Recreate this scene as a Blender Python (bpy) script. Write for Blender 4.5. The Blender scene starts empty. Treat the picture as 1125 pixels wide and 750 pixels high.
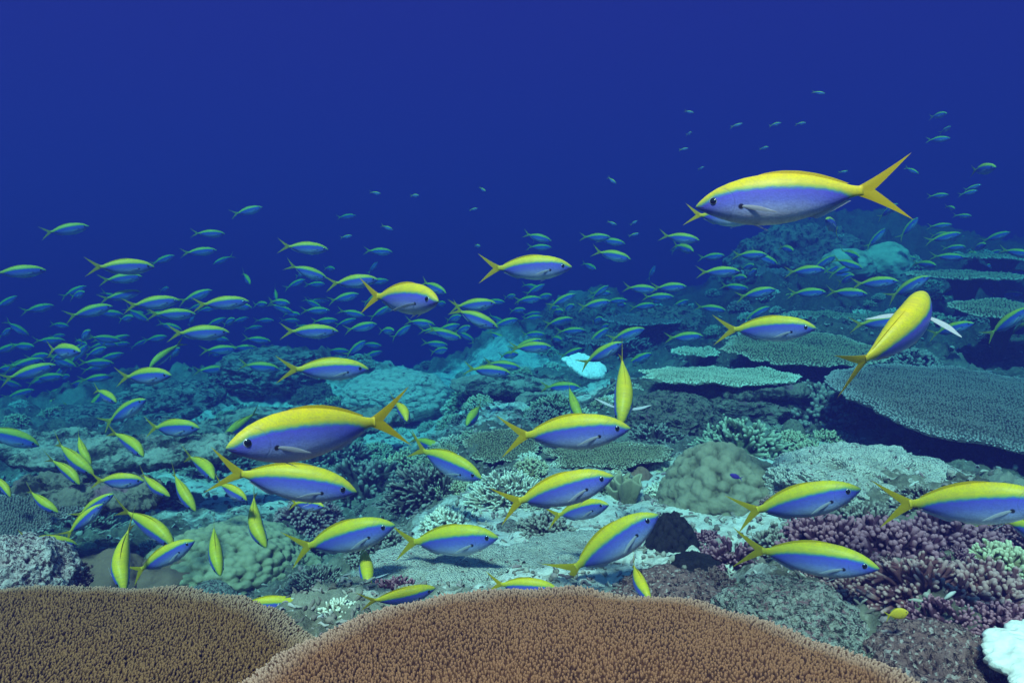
import bpy, math, random
import numpy as np
from mathutils import Vector, Matrix

# ------------------------------------------------------------------ camera, world, sun, exposure
scene = bpy.context.scene
col = scene.collection
R = math.radians
W_PX, H_PX, F_PX = 1125.0, 750.0, 803.0
PITCH = R(5.3)

cam_data = bpy.data.cameras.new('camera')
cam_data.sensor_width = 36.0
cam_data.lens = F_PX / W_PX * 36.0
cam_data.clip_start = 0.02
cam_data.clip_end = 400.0
cam = bpy.data.objects.new('camera', cam_data)
cam.location = (0, 0, 0)
cam.rotation_euler = (math.pi / 2 - PITCH, 0, 0)
col.objects.link(cam)
scene.camera = cam

SUN_ELEV, SUN_ROT = R(57), R(196)          # high sun, from behind and a little left of the diver
world = bpy.data.worlds.new('World')
scene.world = world
world.use_nodes = True
wn = world.node_tree
wn.nodes.clear()
sky = wn.nodes.new('ShaderNodeTexSky')
sky.sky_type = 'NISHITA'
sky.sun_disc = False
sky.sun_elevation = SUN_ELEV
sky.sun_rotation = SUN_ROT
bg = wn.nodes.new('ShaderNodeBackground')
bg.inputs['Strength'].default_value = 0.05
wo = wn.nodes.new('ShaderNodeOutputWorld')
wn.links.new(sky.outputs[0], bg.inputs[0])
wn.links.new(bg.outputs[0], wo.inputs[0])

sun_data = bpy.data.lights.new('sun', 'SUN')
sun_data.energy = 5.0
sun_data.angle = R(9)                       # the rippled surface spreads the sun
sun_data.color = (1.0, 0.47, 0.38)
sun = bpy.data.objects.new('sun', sun_data)
sd = Vector((math.sin(SUN_ROT) * math.cos(SUN_ELEV), math.cos(SUN_ROT) * math.cos(SUN_ELEV), math.sin(SUN_ELEV)))
sun.rotation_euler = sd.to_track_quat('Z', 'Y').to_euler()
sun.location = sd * 30
col.objects.link(sun)

vs = scene.view_settings
scene.display_settings.display_device = 'sRGB'
vs.view_transform = 'Standard'
vs.look = 'None'
vs.gamma = 1.0
vs.use_curve_mapping = False
vs.exposure = 2.0
scene.render.engine = 'CYCLES'
cy = scene.cycles
cy.use_denoising = True
try:
    cy.denoiser = 'OPENIMAGEDENOISE'
except Exception:
    pass
cy.max_bounces = 6
cy.diffuse_bounces = 3
cy.glossy_bounces = 2
cy.volume_bounces = 3
cy.sample_clamp_indirect = 4.0
cy.caustics_reflective = False
cy.caustics_refractive = False

# ------------------------------------------------------------------ pixel helpers
CF = Vector((0, math.cos(PITCH), -math.sin(PITCH)))
CU = Vector((0, math.sin(PITCH), math.cos(PITCH)))
CR = Vector((1, 0, 0))

def ray(px, py):
    return CF + CR * ((px - W_PX / 2) / F_PX) + CU * ((H_PX / 2 - py) / F_PX)

def at(px, py, d):
    return ray(px, py) * d

# ------------------------------------------------------------------ numpy noise
def _hash(ix, iy, iz, seed):
    h = (ix.astype(np.int64) * 374761393 + iy.astype(np.int64) * 668265263 + iz.astype(np.int64) * 2147483647 + seed * 1274126177) & 0xffffffff
    h = ((h ^ (h >> 13)) * 1274126177) & 0xffffffff
    h = ((h ^ (h >> 16)) * 2246822519) & 0xffffffff
    return (h ^ (h >> 15)) & 0xffffffff

def vnoise(p, seed=0):
    """smooth lattice noise, -1..1"""
    p = np.asarray(p, float)
    f0 = np.floor(p)
    fr = p - f0
    i = f0.astype(np.int64)
    u = fr * fr * fr * (fr * (fr * 6 - 15) + 10)
    out = 0
    for dx in (0, 1):
        wx = u[:, 0] if dx else 1 - u[:, 0]
        for dy in (0, 1):
            wy = u[:, 1] if dy else 1 - u[:, 1]
            for dz in (0, 1):
                wz = u[:, 2] if dz else 1 - u[:, 2]
                h = _hash(i[:, 0] + dx, i[:, 1] + dy, i[:, 2] + dz, seed)
                gx = ((h & 1023) / 511.5 - 1)
                gy = (((h >> 10) & 1023) / 511.5 - 1)
                gz = (((h >> 20) & 1023) / 511.5 - 1)
                out = out + wx * wy * wz * (gx * (fr[:, 0] - dx) + gy * (fr[:, 1] - dy) + gz * (fr[:, 2] - dz))
    return out * 1.4

def fbm(p, octaves=4, seed=0, gain=0.5, lac=2.03, ridged=False):
    a, s, out = 1.0, 0.0, 0
    q = np.asarray(p, float).copy()
    for o in range(octaves):
        n = vnoise(q, seed + o * 17)
        if ridged:
            n = 1 - 2 * np.abs(n)
        out = out + a * n
        s += a
        a *= gain
        q = q * lac + 3.7
    return out / s

def worley(p, seed=0, jitter=0.9):
    """F1 and F2 distance to jittered cell points"""
    p = np.asarray(p, float)
    i = np.floor(p).astype(np.int64)
    f1 = np.full(len(p), 9.0)
    f2 = np.full(len(p), 9.0)
    for dx in (-1, 0, 1):
        for dy in (-1, 0, 1):
            for dz in (-1, 0, 1):
                c = i + np.array([dx, dy, dz])
                h = _hash(c[:, 0], c[:, 1], c[:, 2], seed)
                o = np.stack([(h & 1023) / 1023., ((h >> 10) & 1023) / 1023., ((h >> 20) & 1023) / 1023.], 1)
                d = np.linalg.norm(c + 0.5 + (o - 0.5) * jitter - p, axis=1)
                n1 = d < f1
                f2 = np.where(n1, f1, np.minimum(f2, d))
                f1 = np.where(n1, d, f1)
    return f1, f2

# ------------------------------------------------------------------ mesh helpers
class Geo:
    def __init__(self):
        self.v, self.q, self.t, self.n = [], [], [], 0
        self.qm, self.tm = [], []
        self.attr = {}
        self.names = set()
    def add(self, v, q=None, t=None, mat=0, **attrs):
        v = np.asarray(v, float).reshape(-1, 3)
        self.names |= set(attrs)
        self.v.append(v)
        for k in attrs:
            self.attr.setdefault(k, []).append((self.n, np.broadcast_to(np.asarray(attrs[k], float), (len(v),))))
        if q is not None and len(q):
            q = np.asarray(q, np.int64).reshape(-1, 4) + self.n
            self.q.append(q)
            self.qm.append(np.full(len(q), mat))
        if t is not None and len(t):
            t = np.asarray(t, np.int64).reshape(-1, 3) + self.n
            self.t.append(t)
            self.tm.append(np.full(len(t), mat))
        self.n += len(v)
    def mesh(self, name, mats, smooth=True):
        V = np.concatenate(self.v)
        Q = np.concatenate(self.q) if self.q else np.zeros((0, 4), np.int64)
        T = np.concatenate(self.t) if self.t else np.zeros((0, 3), np.int64)
        me = bpy.data.meshes.new(name)
        me.vertices.add(len(V))
        me.vertices.foreach_set('co', V.astype(np.float32).ravel())
        nl = Q.size + T.size
        me.loops.add(nl)
        me.loops.foreach_set('vertex_index', np.concatenate([Q.ravel(), T.ravel()]).astype(np.int32))
        npoly = len(Q) + len(T)
        me.polygons.add(npoly)
        st = np.concatenate([np.arange(len(Q)) * 4, Q.size + np.arange(len(T)) * 3]).astype(np.int32)
        me.polygons.foreach_set('loop_start', st)
        mi = np.concatenate((self.qm if self.q else []) + (self.tm if self.t else []) + [np.zeros(0, int)])
        me.polygons.foreach_set('material_index', mi.astype(np.int32))
        me.polygons.foreach_set('use_smooth', np.full(npoly, smooth))
        for k, parts in self.attr.items():
            arr = np.zeros(self.n, np.float32)
            for off, a in parts:
                arr[off:off + len(a)] = a
            me.attributes.new(k, 'FLOAT', 'POINT').data.foreach_set('value', arr)
        for m in mats:
            me.materials.append(m)
        me.update(calc_edges=True)
        return me

def grid_quads(nu, nv, wrap_v=False, flip=False):
    """quads of an nu x nv vertex grid (v fastest)"""
    a = np.arange(nu * nv).reshape(nu, nv)
    if wrap_v:
        b = np.roll(a, -1, 1)
        q = np.stack([a[:-1], a[1:], b[1:], b[:-1]], -1).reshape(-1, 4)
    else:
        q = np.stack([a[:-1, :-1], a[1:, :-1], a[1:, 1:], a[:-1, 1:]], -1).reshape(-1, 4)
    return q[:, ::-1] if flip else q

def frames(D):
    D = D / np.maximum(np.linalg.norm(D, axis=-1, keepdims=True), 1e-9)
    ref = np.where(np.abs(D[..., 2:3]) > 0.9, np.array([1., 0, 0]), np.array([0., 0, 1]))
    A = np.cross(D, ref)
    A /= np.maximum(np.linalg.norm(A, axis=-1, keepdims=True), 1e-9)
    return A, np.cross(D, A)

def tubes(geo, P, Rr, k=6, mat=0, **attrs):
    """N tapered tubes: P (N,m,3) centre lines, Rr (N,m) radii, closed by a tip"""
    P = np.asarray(P, float)
    N, m, _ = P.shape
    A, B = frames(P[:, -1] - P[:, 0])
    ang = np.arange(k) * 2 * math.pi / k
    ringv = (A[:, None, None, :] * np.cos(ang)[None, None, :, None] + B[:, None, None, :] * np.sin(ang)[None, None, :, None])
    V = P[:, :, None, :] + ringv * Rr[:, :, None, None]
    tip = P[:, -1] + (P[:, -1] - P[:, -2]) / np.maximum(np.linalg.norm(P[:, -1] - P[:, -2], axis=1, keepdims=True), 1e-9) * Rr[:, -1:] * 0.7
    V = np.concatenate([V.reshape(N, m * k, 3), tip[:, None, :]], 1)
    per = m * k + 1
    q = grid_quads(m, k, True)
    last = (m - 1) * k + np.arange(k)
    t = np.stack([last, np.full(k, m * k), np.roll(last, -1)], 1)
    off = (np.arange(N) * per)[:, None, None]
    tipv = np.concatenate([np.repeat(np.linspace(0, 1, m), k), [1.0]])
    geo.add(V.reshape(-1, 3), (q[None] + off).reshape(-1, 4), (t[None] + off).reshape(-1, 3), mat,
            tip=np.tile(tipv, N), **attrs)

def link(name, me, parent=None, loc=None):
    o = bpy.data.objects.new(name, me)
    col.objects.link(o)
    if parent is not None:
        o.parent = parent
    if loc is not None:
        o.location = loc
    return o

def tag(o, label=None, cat=None, group=None, kind=None):
    if label:
        o['label'] = label
    if cat:
        o['category'] = cat
    if group:
        o['group'] = group
    if kind:
        o['kind'] = kind
    return o

# ------------------------------------------------------------------ materials
def new_mat(name):
    m = bpy.data.materials.new(name)
    m.use_nodes = True
    nt = m.node_tree
    b = nt.nodes['Principled BSDF']
    return m, nt, b

def nd(nt, typ, **kw):
    n = nt.nodes.new(typ)
    for k, v in kw.items():
        setattr(n, k, v)
    return n

def ramp(nt, fac, stops, interp='LINEAR'):
    r = nd(nt, 'ShaderNodeValToRGB')
    r.color_ramp.interpolation = interp
    e = r.color_ramp.elements
    while len(e) > 1:
        e.remove(e[-1])
    e[0].position = stops[0][0]
    e[0].color = (*stops[0][1], 1)
    for p, c in stops[1:]:
        x = e.new(p)
        x.color = (*c, 1)
    nt.links.new(fac, r.inputs[0])
    return r.outputs[0]

def math_n(nt, op, a, b=None, c=None):
    n = nd(nt, 'ShaderNodeMath', operation=op)
    for i, x in enumerate((a, b, c)):
        if x is None:
            continue
        if isinstance(x, (int, float)):
            n.inputs[i].default_value = x
        else:
            nt.links.new(x, n.inputs[i])
    return n.outputs[0]

def mix_c(nt, fac, a, b):
    n = nd(nt, 'ShaderNodeMix', data_type='RGBA')
    for i, x in ((0, fac), (6, a), (7, b)):
        if isinstance(x, (int, float)):
            n.inputs[i].default_value = x
        elif isinstance(x, tuple):
            n.inputs[i].default_value = (*x, 1)
        else:
            nt.links.new(x, n.inputs[i])
    return n.outputs[2]

def coral_mat(name, dark, mid, tipc, scale=14.0, bump=0.35, tip_at=0.55, rough=0.85, speck=None, bump_scale=60.0, turf=False):
    """coral skin: mottled base colour, paler growing tips (attribute tip), fine polyp bump"""
    m, nt, b = new_mat(name)
    tc = nd(nt, 'ShaderNodeTexCoord')
    n1 = nd(nt, 'ShaderNodeTexNoise')
    n1.inputs['Scale'].default_value = scale
    n1.inputs['Detail'].default_value = 6
    n1.inputs['Roughness'].default_value = 0.65
    nt.links.new(tc.outputs['Object'], n1.inputs['Vector'])
    base = ramp(nt, n1.outputs['Fac'], [(0.32, dark), (0.55, mid), (0.75, tuple(min(1, c * 1.35) for c in mid))])
    at_ = nd(nt, 'ShaderNodeAttribute', attribute_name='tip')
    t = nd(nt, 'ShaderNodeMapRange')
    t.inputs['From Min'].default_value = tip_at
    t.inputs['From Max'].default_value = 1.0
    nt.links.new(at_.outputs['Fac'], t.inputs['Value'])
    c = mix_c(nt, t.outputs[0], base, tipc)
    rm = nd(nt, 'ShaderNodeAttribute', attribute_name='rim')
    c = mix_c(nt, math_n(nt, 'MULTIPLY', rm.outputs['Fac'], math_n(nt, 'MULTIPLY', at_.outputs['Fac'], 0.85)), c, tuple(min(0.8, x * 1.3 + 0.16) for x in tipc))
    if turf:
        n3 = nd(nt, 'ShaderNodeTexNoise')
        n3.inputs['Scale'].default_value = scale * 1.25
        n3.inputs['Detail'].default_value = 8
        n3.inputs['Roughness'].default_value = 0.75
        n3.inputs['Distortion'].default_value = 0.6
        nt.links.new(tc.outputs['Object'], n3.inputs['Vector'])
        c = mix_c(nt, ramp(nt, n3.outputs['Fac'], [(0.44, (1, 1, 1)), (0.52, (0, 0, 0))]), c, tuple(x * 0.30 for x in dark))
    if speck:
        n2 = nd(nt, 'ShaderNodeTexNoise')
        n2.inputs['Scale'].default_value = speck[1]
        n2.inputs['Detail'].default_value = 4
        nt.links.new(tc.outputs['Object'], n2.inputs['Vector'])
        f = ramp(nt, n2.outputs['Fac'], [(speck[2], (0, 0, 0)), (speck[2] + 0.07, (1, 1, 1))])
        c = mix_c(nt, f, c, speck[0])
    nt.links.new(c, b.inputs['Base Color'])
    b.inputs['Roughness'].default_value = rough
    b.inputs['Specular IOR Level'].default_value = 0.2
    v = nd(nt, 'ShaderNodeTexVoronoi')
    v.inputs['Scale'].default_value = bump_scale
    nt.links.new(tc.outputs['Object'], v.inputs['Vector'])
    hgt = math_n(nt, 'ADD', n1.outputs['Fac'], math_n(nt, 'MULTIPLY', v.outputs['Distance'], -0.6))
    bp = nd(nt, 'ShaderNodeBump')
    bp.inputs['Strength'].default_value = bump
    bp.inputs['Distance'].default_value = 0.02
    nt.links.new(hgt, bp.inputs['Height'])
    nt.links.new(bp.outputs[0], b.inputs['Normal'])
    return m
# ------------------------------------------------------------------ sea bed
def sm(x, a, b):
    t = np.clip((x - a) / (b - a), 0, 1)
    return t * t * (3 - 2 * t)

def gauss(x, y, cx, cy, sx, sy):
    return np.exp(-((x - cx) / sx) ** 2 - ((y - cy) / sy) ** 2)

def sand_mask(x, y):
    """0..1: flat rubble and sand lanes between the coral heads"""
    w = vnoise(np.stack([x * 2.2, y * 2.2, np.zeros_like(x)], 1), 91) * 0.25
    s = gauss(x, y, 0.12, 2.15, 0.45, 0.62)
    s = np.maximum(s, gauss(x, y, 0.55, 2.35, 0.42, 0.5))
    s = np.maximum(s, gauss(x, y, 1.25, 2.9, 0.35, 0.35) * 0.9)
    s = np.maximum(s, gauss(x, y, -1.35, 5.4, 1.1, 0.8) * 1.2)
    s = np.maximum(s, gauss(x, y, 0.2, 5.0, 0.8, 0.9) * 0.85)
    s = np.maximum(s, gauss(x, y, -0.4, 7.2, 1.2, 0.8) * 0.75)
    s = np.maximum(s, gauss(x, y, -1.7, 3.6, 1.1, 0.5) * 0.85)
    s = np.maximum(s, gauss(x, y, 1.3, 1.4, 0.3, 0.25))
    return np.clip(s * 1.25 + w * (s > 0.08), 0, 1)

def base_height(x, y):
    h = -0.74 - 0.05 * np.clip(y - 1.5, -1.6, 5) - 0.022 * np.clip(y - 6.5, 0, 60)
    # the slope falls away on the left, beyond the reef edge
    h = h - 0.30 * sm(-x, 0.05, 0.75) * sm(y, 1.35, 2.1)
    edge = 6.2 + 2.4 * sm(x, -3.5, -0.6)
    h = h + 0.30 * gauss(x, y, -2.0, 6.9, 1.1, 0.8) + 0.24 * gauss(x, y, -3.6, 7.2, 1.0, 0.8)
    h = h - (0.15 * np.clip(y - edge, 0, 14) + 0.25 * np.clip(y - 11, 0, 10)) * sm(-x, -0.8, 1.6)
    h = h - 0.22 * np.clip(-x - 4.0, 0, 20)
    # and climbs on the right
    h = h + 0.14 * np.clip(x - 0.9, 0, 3) * sm(y, 2.6, 5.5)
    h = h + 1.05 * gauss(x, y, 3.9, 9.2, 1.6, 1.7)
    h = h + 0.50 * gauss(x, y, 6.6, 9.6, 2.2, 2.4)
    h = h + 0.42 * gauss(x, y, 2.5, 7.0, 0.9, 0.9)
    h = h + 0.30 * gauss(x, y, 1.9, 5.3, 0.8, 0.5)
    h = h + 0.62 * gauss(x, y, 0.95, 9.3, 0.75, 0.8)
    h = h + 0.30 * gauss(x, y, -0.3, 8.3, 0.7, 0.9)
    h = h + 0.20 * gauss(x, y, -1.25, 6.9, 0.75, 0.7)
    h = h + 0.16 * gauss(x, y, 0.75, 4.3, 0.5, 0.5)
    h = h + 0.10 * gauss(x, y, 1.2, 2.05, 0.45, 0.4)
    h = h + 0.14 * gauss(x, y, -2.3, 4.7, 0.9, 0.35)
    h = h - 0.04 * gauss(x, y, -0.62, 1.75, 0.4, 0.28)
    h = h + 1.2 * gauss(x, y, 9, 14, 5, 4)
    return np.maximum(h, -7.5)

def height(x, y):
    x = np.asarray(x, float)
    y = np.asarray(y, float)
    h = base_height(x, y)
    s = sand_mask(x, y)
    p = np.stack([x, y, h * 1.5], 1)
    far = sm(np.hypot(x, y), 3.0, 8.0)
    rough = (1 - 0.85 * s) * (0.55 + 0.75 * far)
    n = fbm(p * 1.5, 3, 5) * 0.20
    n = n + (fbm(p * 3.1, 4, 11, 0.58, ridged=True) - 0.2) * 0.165
    f1, f2 = worley(p * 4.0, 3)
    n = n + (np.sqrt(np.clip(1 - (f1 / 0.75) ** 2, 0, 1)) - 0.45) * 0.055
    return h + n * rough + fbm(p * 5, 2, 7) * 0.02

def fine_detail(x, y, h):
    s = sand_mask(x, y)
    p = np.stack([x, y, h], 1)
    d = fbm(p * 11, 4, 23, 0.62, ridged=True) * 0.032
    f1, f2 = worley(p * 16, 9)
    d = d + np.sqrt(np.clip(1 - (f1 / 0.7) ** 2, 0, 1)) * 0.02
    return d * (1 - 0.62 * s)

th = np.concatenate([np.linspace(-180, -52, 70, endpoint=False), np.linspace(-52, 52, 700), np.linspace(52, 180, 70)[1:]])
rr = np.concatenate([[0.02, 0.15, 0.3], np.geomspace(0.5, 14, 560), np.geomspace(14.6, 60, 40)])
TH, RR = np.meshgrid(np.radians(th), rr, indexing='ij')
gx, gy = (RR * np.sin(TH)).ravel(), (RR * np.cos(TH)).ravel()
gh = height(gx, gy)
gh = gh + fine_detail(gx, gy, gh)
g = Geo()
g.add(np.stack([gx, gy, gh], 1), grid_quads(len(th), len(rr), flip=False), sand=sand_mask(gx, gy),
      cover=np.maximum(sm(gx, 0.7, 1.9) * sm(gy, 4.0, 5.6), 0.8 * gauss(gx, gy, -0.2, 3.6, 0.7, 0.7)))

m, nt, b = new_mat('reef_floor')
tc = nd(nt, 'ShaderNodeTexCoord')
def tex(scale, detail=6, rough=0.6, dist=0.0):
    n = nd(nt, 'ShaderNodeTexNoise')
    n.inputs['Scale'].default_value = scale
    n.inputs['Detail'].default_value = detail
    n.inputs['Roughness'].default_value = rough
    n.inputs['Distortion'].default_value = dist
    nt.links.new(tc.outputs['Object'], n.inputs['Vector'])
    return n.outputs['Fac']
big, med, fin = tex(2.3, 5, 0.6, 0.4), tex(9, 7, 0.7, 0.5), tex(55, 5, 0.75)
rock = ramp(nt, med, [(0.30, (0.016, 0.013, 0.012)), (0.43, (0.06, 0.045, 0.032)), (0.52, (0.15, 0.115, 0.075)),
                      (0.60, (0.075, 0.04, 0.045)), (0.74, (0.40, 0.35, 0.26))])
rock2 = ramp(nt, fin, [(0.35, (0.012, 0.011, 0.010)), (0.52, (0.12, 0.095, 0.065)), (0.72, (0.5, 0.45, 0.36))])
rock = mix_c(nt, 0.45, rock, rock2)
pale = ramp(nt, big, [(0.42, (0.0, 0.0, 0.0)), (0.62, (1, 1, 1))])
rock = mix_c(nt, math_n(nt, 'MULTIPLY', pale, 0.55), rock, (0.42, 0.38, 0.29))
sandc = ramp(nt, fin, [(0.3, (0.18, 0.14, 0.12)), (0.45, (0.60, 0.54, 0.46)), (0.62, (0.84, 0.78, 0.70))])
sandb = ramp(nt, med, [(0.38, (0.32, 0.22, 0.19)), (0.5, (0.68, 0.61, 0.54)), (0.7, (0.82, 0.77, 0.70))])
sandc = mix_c(nt, 0.5, sandc, sandb)
sa = nd(nt, 'ShaderNodeAttribute', attribute_name='sand').outputs['Fac']
sf = math_n(nt, 'ADD', sa, math_n(nt, 'MULTIPLY', math_n(nt, 'SUBTRACT', med, 0.5), 1.3))
sf = ramp(nt, sf, [(0.33, (0, 0, 0)), (0.6, (1, 1, 1))])
cv = nd(nt, 'ShaderNodeAttribute', attribute_name='cover').outputs['Fac']      # dense dark living cover
live = ramp(nt, fin, [(0.35, (0.012, 0.014, 0.010)), (0.55, (0.05, 0.05, 0.035)), (0.75, (0.16, 0.15, 0.10))])
rock = mix_c(nt, math_n(nt, 'MULTIPLY', cv, 0.8), rock, live)
c = mix_c(nt, sf, rock, sandc)
nt.links.new(c, b.inputs['Base Color'])
b.inputs['Roughness'].default_value = 0.9
b.inputs['Specular IOR Level'].default_value = 0.15
bp = nd(nt, 'ShaderNodeBump')
bp.inputs['Strength'].default_value = 0.7
bp.inputs['Distance'].default_value = 0.02
nt.links.new(math_n(nt, 'ADD', med, math_n(nt, 'MULTIPLY', fin, 0.8)), bp.inputs['Height'])
nt.links.new(bp.outputs[0], b.inputs['Normal'])
ground = link('sea_floor', g.mesh('sea_floor', [m]))
tag(ground, kind='structure')
FLOOR_MAT = m

_ts = np.geomspace(0.6, 40, 900)
def ground_hit(px, py):
    r = ray(px, py)
    x, y, z = r.x * _ts, r.y * _ts, r.z * _ts
    hh = height(x, y)
    k = np.nonzero(z < hh)[0]
    if len(k) == 0:
        i = len(_ts) - 1
    else:
        i = k[0]
    return Vector((x[i], y[i], hh[i])), float(_ts[i])

def ground_z(x, y):
    return float(height(np.array([x]), np.array([y]))[0])

# ------------------------------------------------------------------ the water: even haze, and a glowing blue backdrop wall beyond it
def box_mesh(name, lo, hi, mats):
    v = [(x, y, z) for x in (lo[0], hi[0]) for y in (lo[1], hi[1]) for z in (lo[2], hi[2])]
    q = [(0, 1, 3, 2), (4, 6, 7, 5), (0, 4, 5, 1), (2, 3, 7, 6), (0, 2, 6, 4), (1, 5, 7, 3)]
    g = Geo()
    g.add(v, q)
    return g.mesh(name, mats, False)

hm = bpy.data.materials.new('water_haze')
hm.use_nodes = True
hn = hm.node_tree
hn.nodes.clear()
pv = hn.nodes.new('ShaderNodeVolumePrincipled')
ho = hn.nodes.new('ShaderNodeOutputMaterial')
hn.links.new(pv.outputs[0], ho.inputs['Volume'])
# extinction per metre wanted in R, G, B and the scattered share of it
EXT = (0.50, 0.160, 0.142)
SCT = (0.0100, 0.0090, 0.052)
DENS = 0.55
colr, absr = [], []
for e, s in zip(EXT, SCT):
    cc = s / DENS
    colr.append(cc)
    absr.append((1 - (e - s) / DENS / (1 - cc)) ** 2)
pv.inputs['Color'].default_value = (*colr, 1)
pv.inputs['Absorption Color'].default_value = (*absr, 1)
pv.inputs['Density'].default_value = DENS
pv.inputs['Anisotropy'].default_value = 0.25
haze = link('haze', box_mesh('haze', (-64, -64, -9.2), (64, 64, 1.80), [hm]))
tag(haze, kind='stuff')

wm, nt, b = new_mat('water_glow_backdrop')
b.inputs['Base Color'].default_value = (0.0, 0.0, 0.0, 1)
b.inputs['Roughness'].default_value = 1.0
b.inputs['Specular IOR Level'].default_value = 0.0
b.inputs['Emission Color'].default_value = (0.0088, 0.0060, 0.068, 1)  # added glow, in place of light scattered by the far water
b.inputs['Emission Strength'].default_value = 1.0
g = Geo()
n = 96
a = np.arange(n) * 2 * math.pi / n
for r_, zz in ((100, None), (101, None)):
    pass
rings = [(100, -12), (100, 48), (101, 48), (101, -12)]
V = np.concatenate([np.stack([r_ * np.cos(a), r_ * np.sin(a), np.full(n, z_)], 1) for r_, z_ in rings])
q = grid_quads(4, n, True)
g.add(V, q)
back = link('water_glow_backdrop', g.mesh('water_glow_backdrop', [wm]))
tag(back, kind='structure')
# ------------------------------------------------------------------ coral shapes (unit size, base at z=0)
def rng(seed):
    return np.random.default_rng(seed)

def hemi_dirs(n, r, zmin=-0.05, jitter=0.5):
    i = np.arange(n) + 0.5
    z = 1 - (1 - zmin) * i / n
    ph = i * 2.399963 + r.normal(0, jitter, n) * 0.6
    z = np.clip(z + r.normal(0, 0.06 * jitter, n), zmin, 1)
    s = np.sqrt(np.clip(1 - z * z, 0, 1))
    return np.stack([s * np.cos(ph), s * np.sin(ph), z], 1)

def sphere_grid(nt_, np_, zmin_ang=math.pi):
    t = np.linspace(0.0, zmin_ang, nt_)
    p = np.arange(np_) * 2 * math.pi / np_
    T, P = np.meshgrid(t, p, indexing='ij')
    return np.stack([np.sin(T) * np.cos(P), np.sin(T) * np.sin(P), np.cos(T)], -1).reshape(-1, 3)

def lumpy(seed, cell, amp, flat=0.75, nt_=110, np_=220, irr=0.18, fine=0.0, under=0.72, sharp=False):
    """a massive coral head: a dome whose skin swells into knobs (cell = knob size)"""
    D = sphere_grid(nt_, np_, math.pi * under)
    g = Geo()
    r_ = 1 + irr * fbm(D * 1.4 + seed * 3.1, 3, seed)
    f1, f2 = worley(D / cell + seed * 1.7, seed + 5)
    k = np.sqrt(np.clip(1 - (f1 / 0.85) ** 2, 0, 1)) if not sharp else np.clip((f2 - f1) * 1.4, 0, 1)
    r_ = r_ + amp * (k - 0.4)
    if fine:
        r_ = r_ + fine * fbm(D * 14 + 1.3, 4, seed + 3, 0.6)
    V = D * r_[:, None]
    V[:, 2] *= flat
    g.add(V, grid_quads(nt_, np_, True), tip=np.clip(0.2 + 0.8 * k, 0, 1))
    return g

def boulder(seed, flat=0.7, amp=0.3, nt_=150, np_=300, ridged=True, freq=1.6):
    D = sphere_grid(nt_, np_)
    r_ = 1 + amp * fbm(D * freq + seed, 5, seed, 0.55, ridged=ridged) + 0.12 * fbm(D * 3.1 + seed, 3, seed + 9)
    f1, f2 = worley(D * 6 + seed, seed + 2)
    r_ = r_ + 0.05 * np.sqrt(np.clip(1 - (f1 / 0.8) ** 2, 0, 1))
    f1, f2 = worley(D * 17 + seed, seed + 4)
    r_ = r_ + 0.045 * np.sqrt(np.clip(1 - (f1 / 0.75) ** 2, 0, 1)) * (0.5 + vnoise(D * 3, seed + 1)) + 0.05 * fbm(D * 13 + seed, 3, seed + 6, 0.6, ridged=True)
    V = D * r_[:, None]
    V[:, 2] *= flat
    g = Geo()
    g.add(V, grid_quads(nt_, np_, True), tip=np.clip((r_ - 0.8) / 0.6, 0, 1))
    return g

def bush(seed, n=110, sub=3, r0=0.06, r1=0.035, k=6, flat=0.8, zmin=-0.02, core=0.55, spread=0.5):
    """a branching colony: many tapering branches from one base, each forking near its end"""
    r = rng(seed)
    g = Geo()
    D = hemi_dirs(n, r, zmin)
    D = D * (1 + 0.16 * fbm(D * 1.7 + seed, 2, seed))[:, None]
    D[:, 2] *= flat
    tt = np.linspace(0, 1, 5)
    ln = r.uniform(0.82, 1.06, n)
    start = D * 0.25
    end = D * ln[:, None]
    bendv = r.normal(0, 0.05, (n, 3))
    P = start[:, None] + (end - start)[:, None] * tt[None, :, None] + bendv[:, None] * np.sin(tt * math.pi)[None, :, None]
    rad = (r0 + (r1 - r0) * tt)[None] * r.uniform(0.8, 1.2, (n, 1))
    rad[:, -1] *= 0.8
    tubes(g, P, rad, k)
    if sub:
        idx = np.repeat(np.arange(n), sub)
        N = len(idx)
        f = r.uniform(0.5, 0.85, N)
        p0 = start[idx] + (end - start)[idx] * f[:, None]
        dv = D[idx] / np.linalg.norm(D[idx], axis=1, keepdims=True) + r.normal(0, spread, (N, 3))
        dv /= np.linalg.norm(dv, axis=1, keepdims=True)
        ls = r.uniform(0.14, 0.3, N) * (1.15 - f) * 1.9
        t4 = np.linspace(0, 1, 4)
        Ps = p0[:, None] + dv[:, None] * (ls[:, None, None] * t4[None, :, None])
        rs = np.linspace(r0 * 0.8, r1 * 0.9, 4)[None] * r.uniform(0.8, 1.15, (N, 1))
        rs[:, -1] *= 0.8
        tubes(g, Ps, rs, k)
    C = sphere_grid(20, 36)
    C = C * (core * (1 + 0.2 * fbm(C * 2 + seed, 2, seed)))[:, None]
    C[:, 2] *= flat
    g.add(C, grid_quads(20, 36, True), tip=0.0)
    return g

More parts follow.
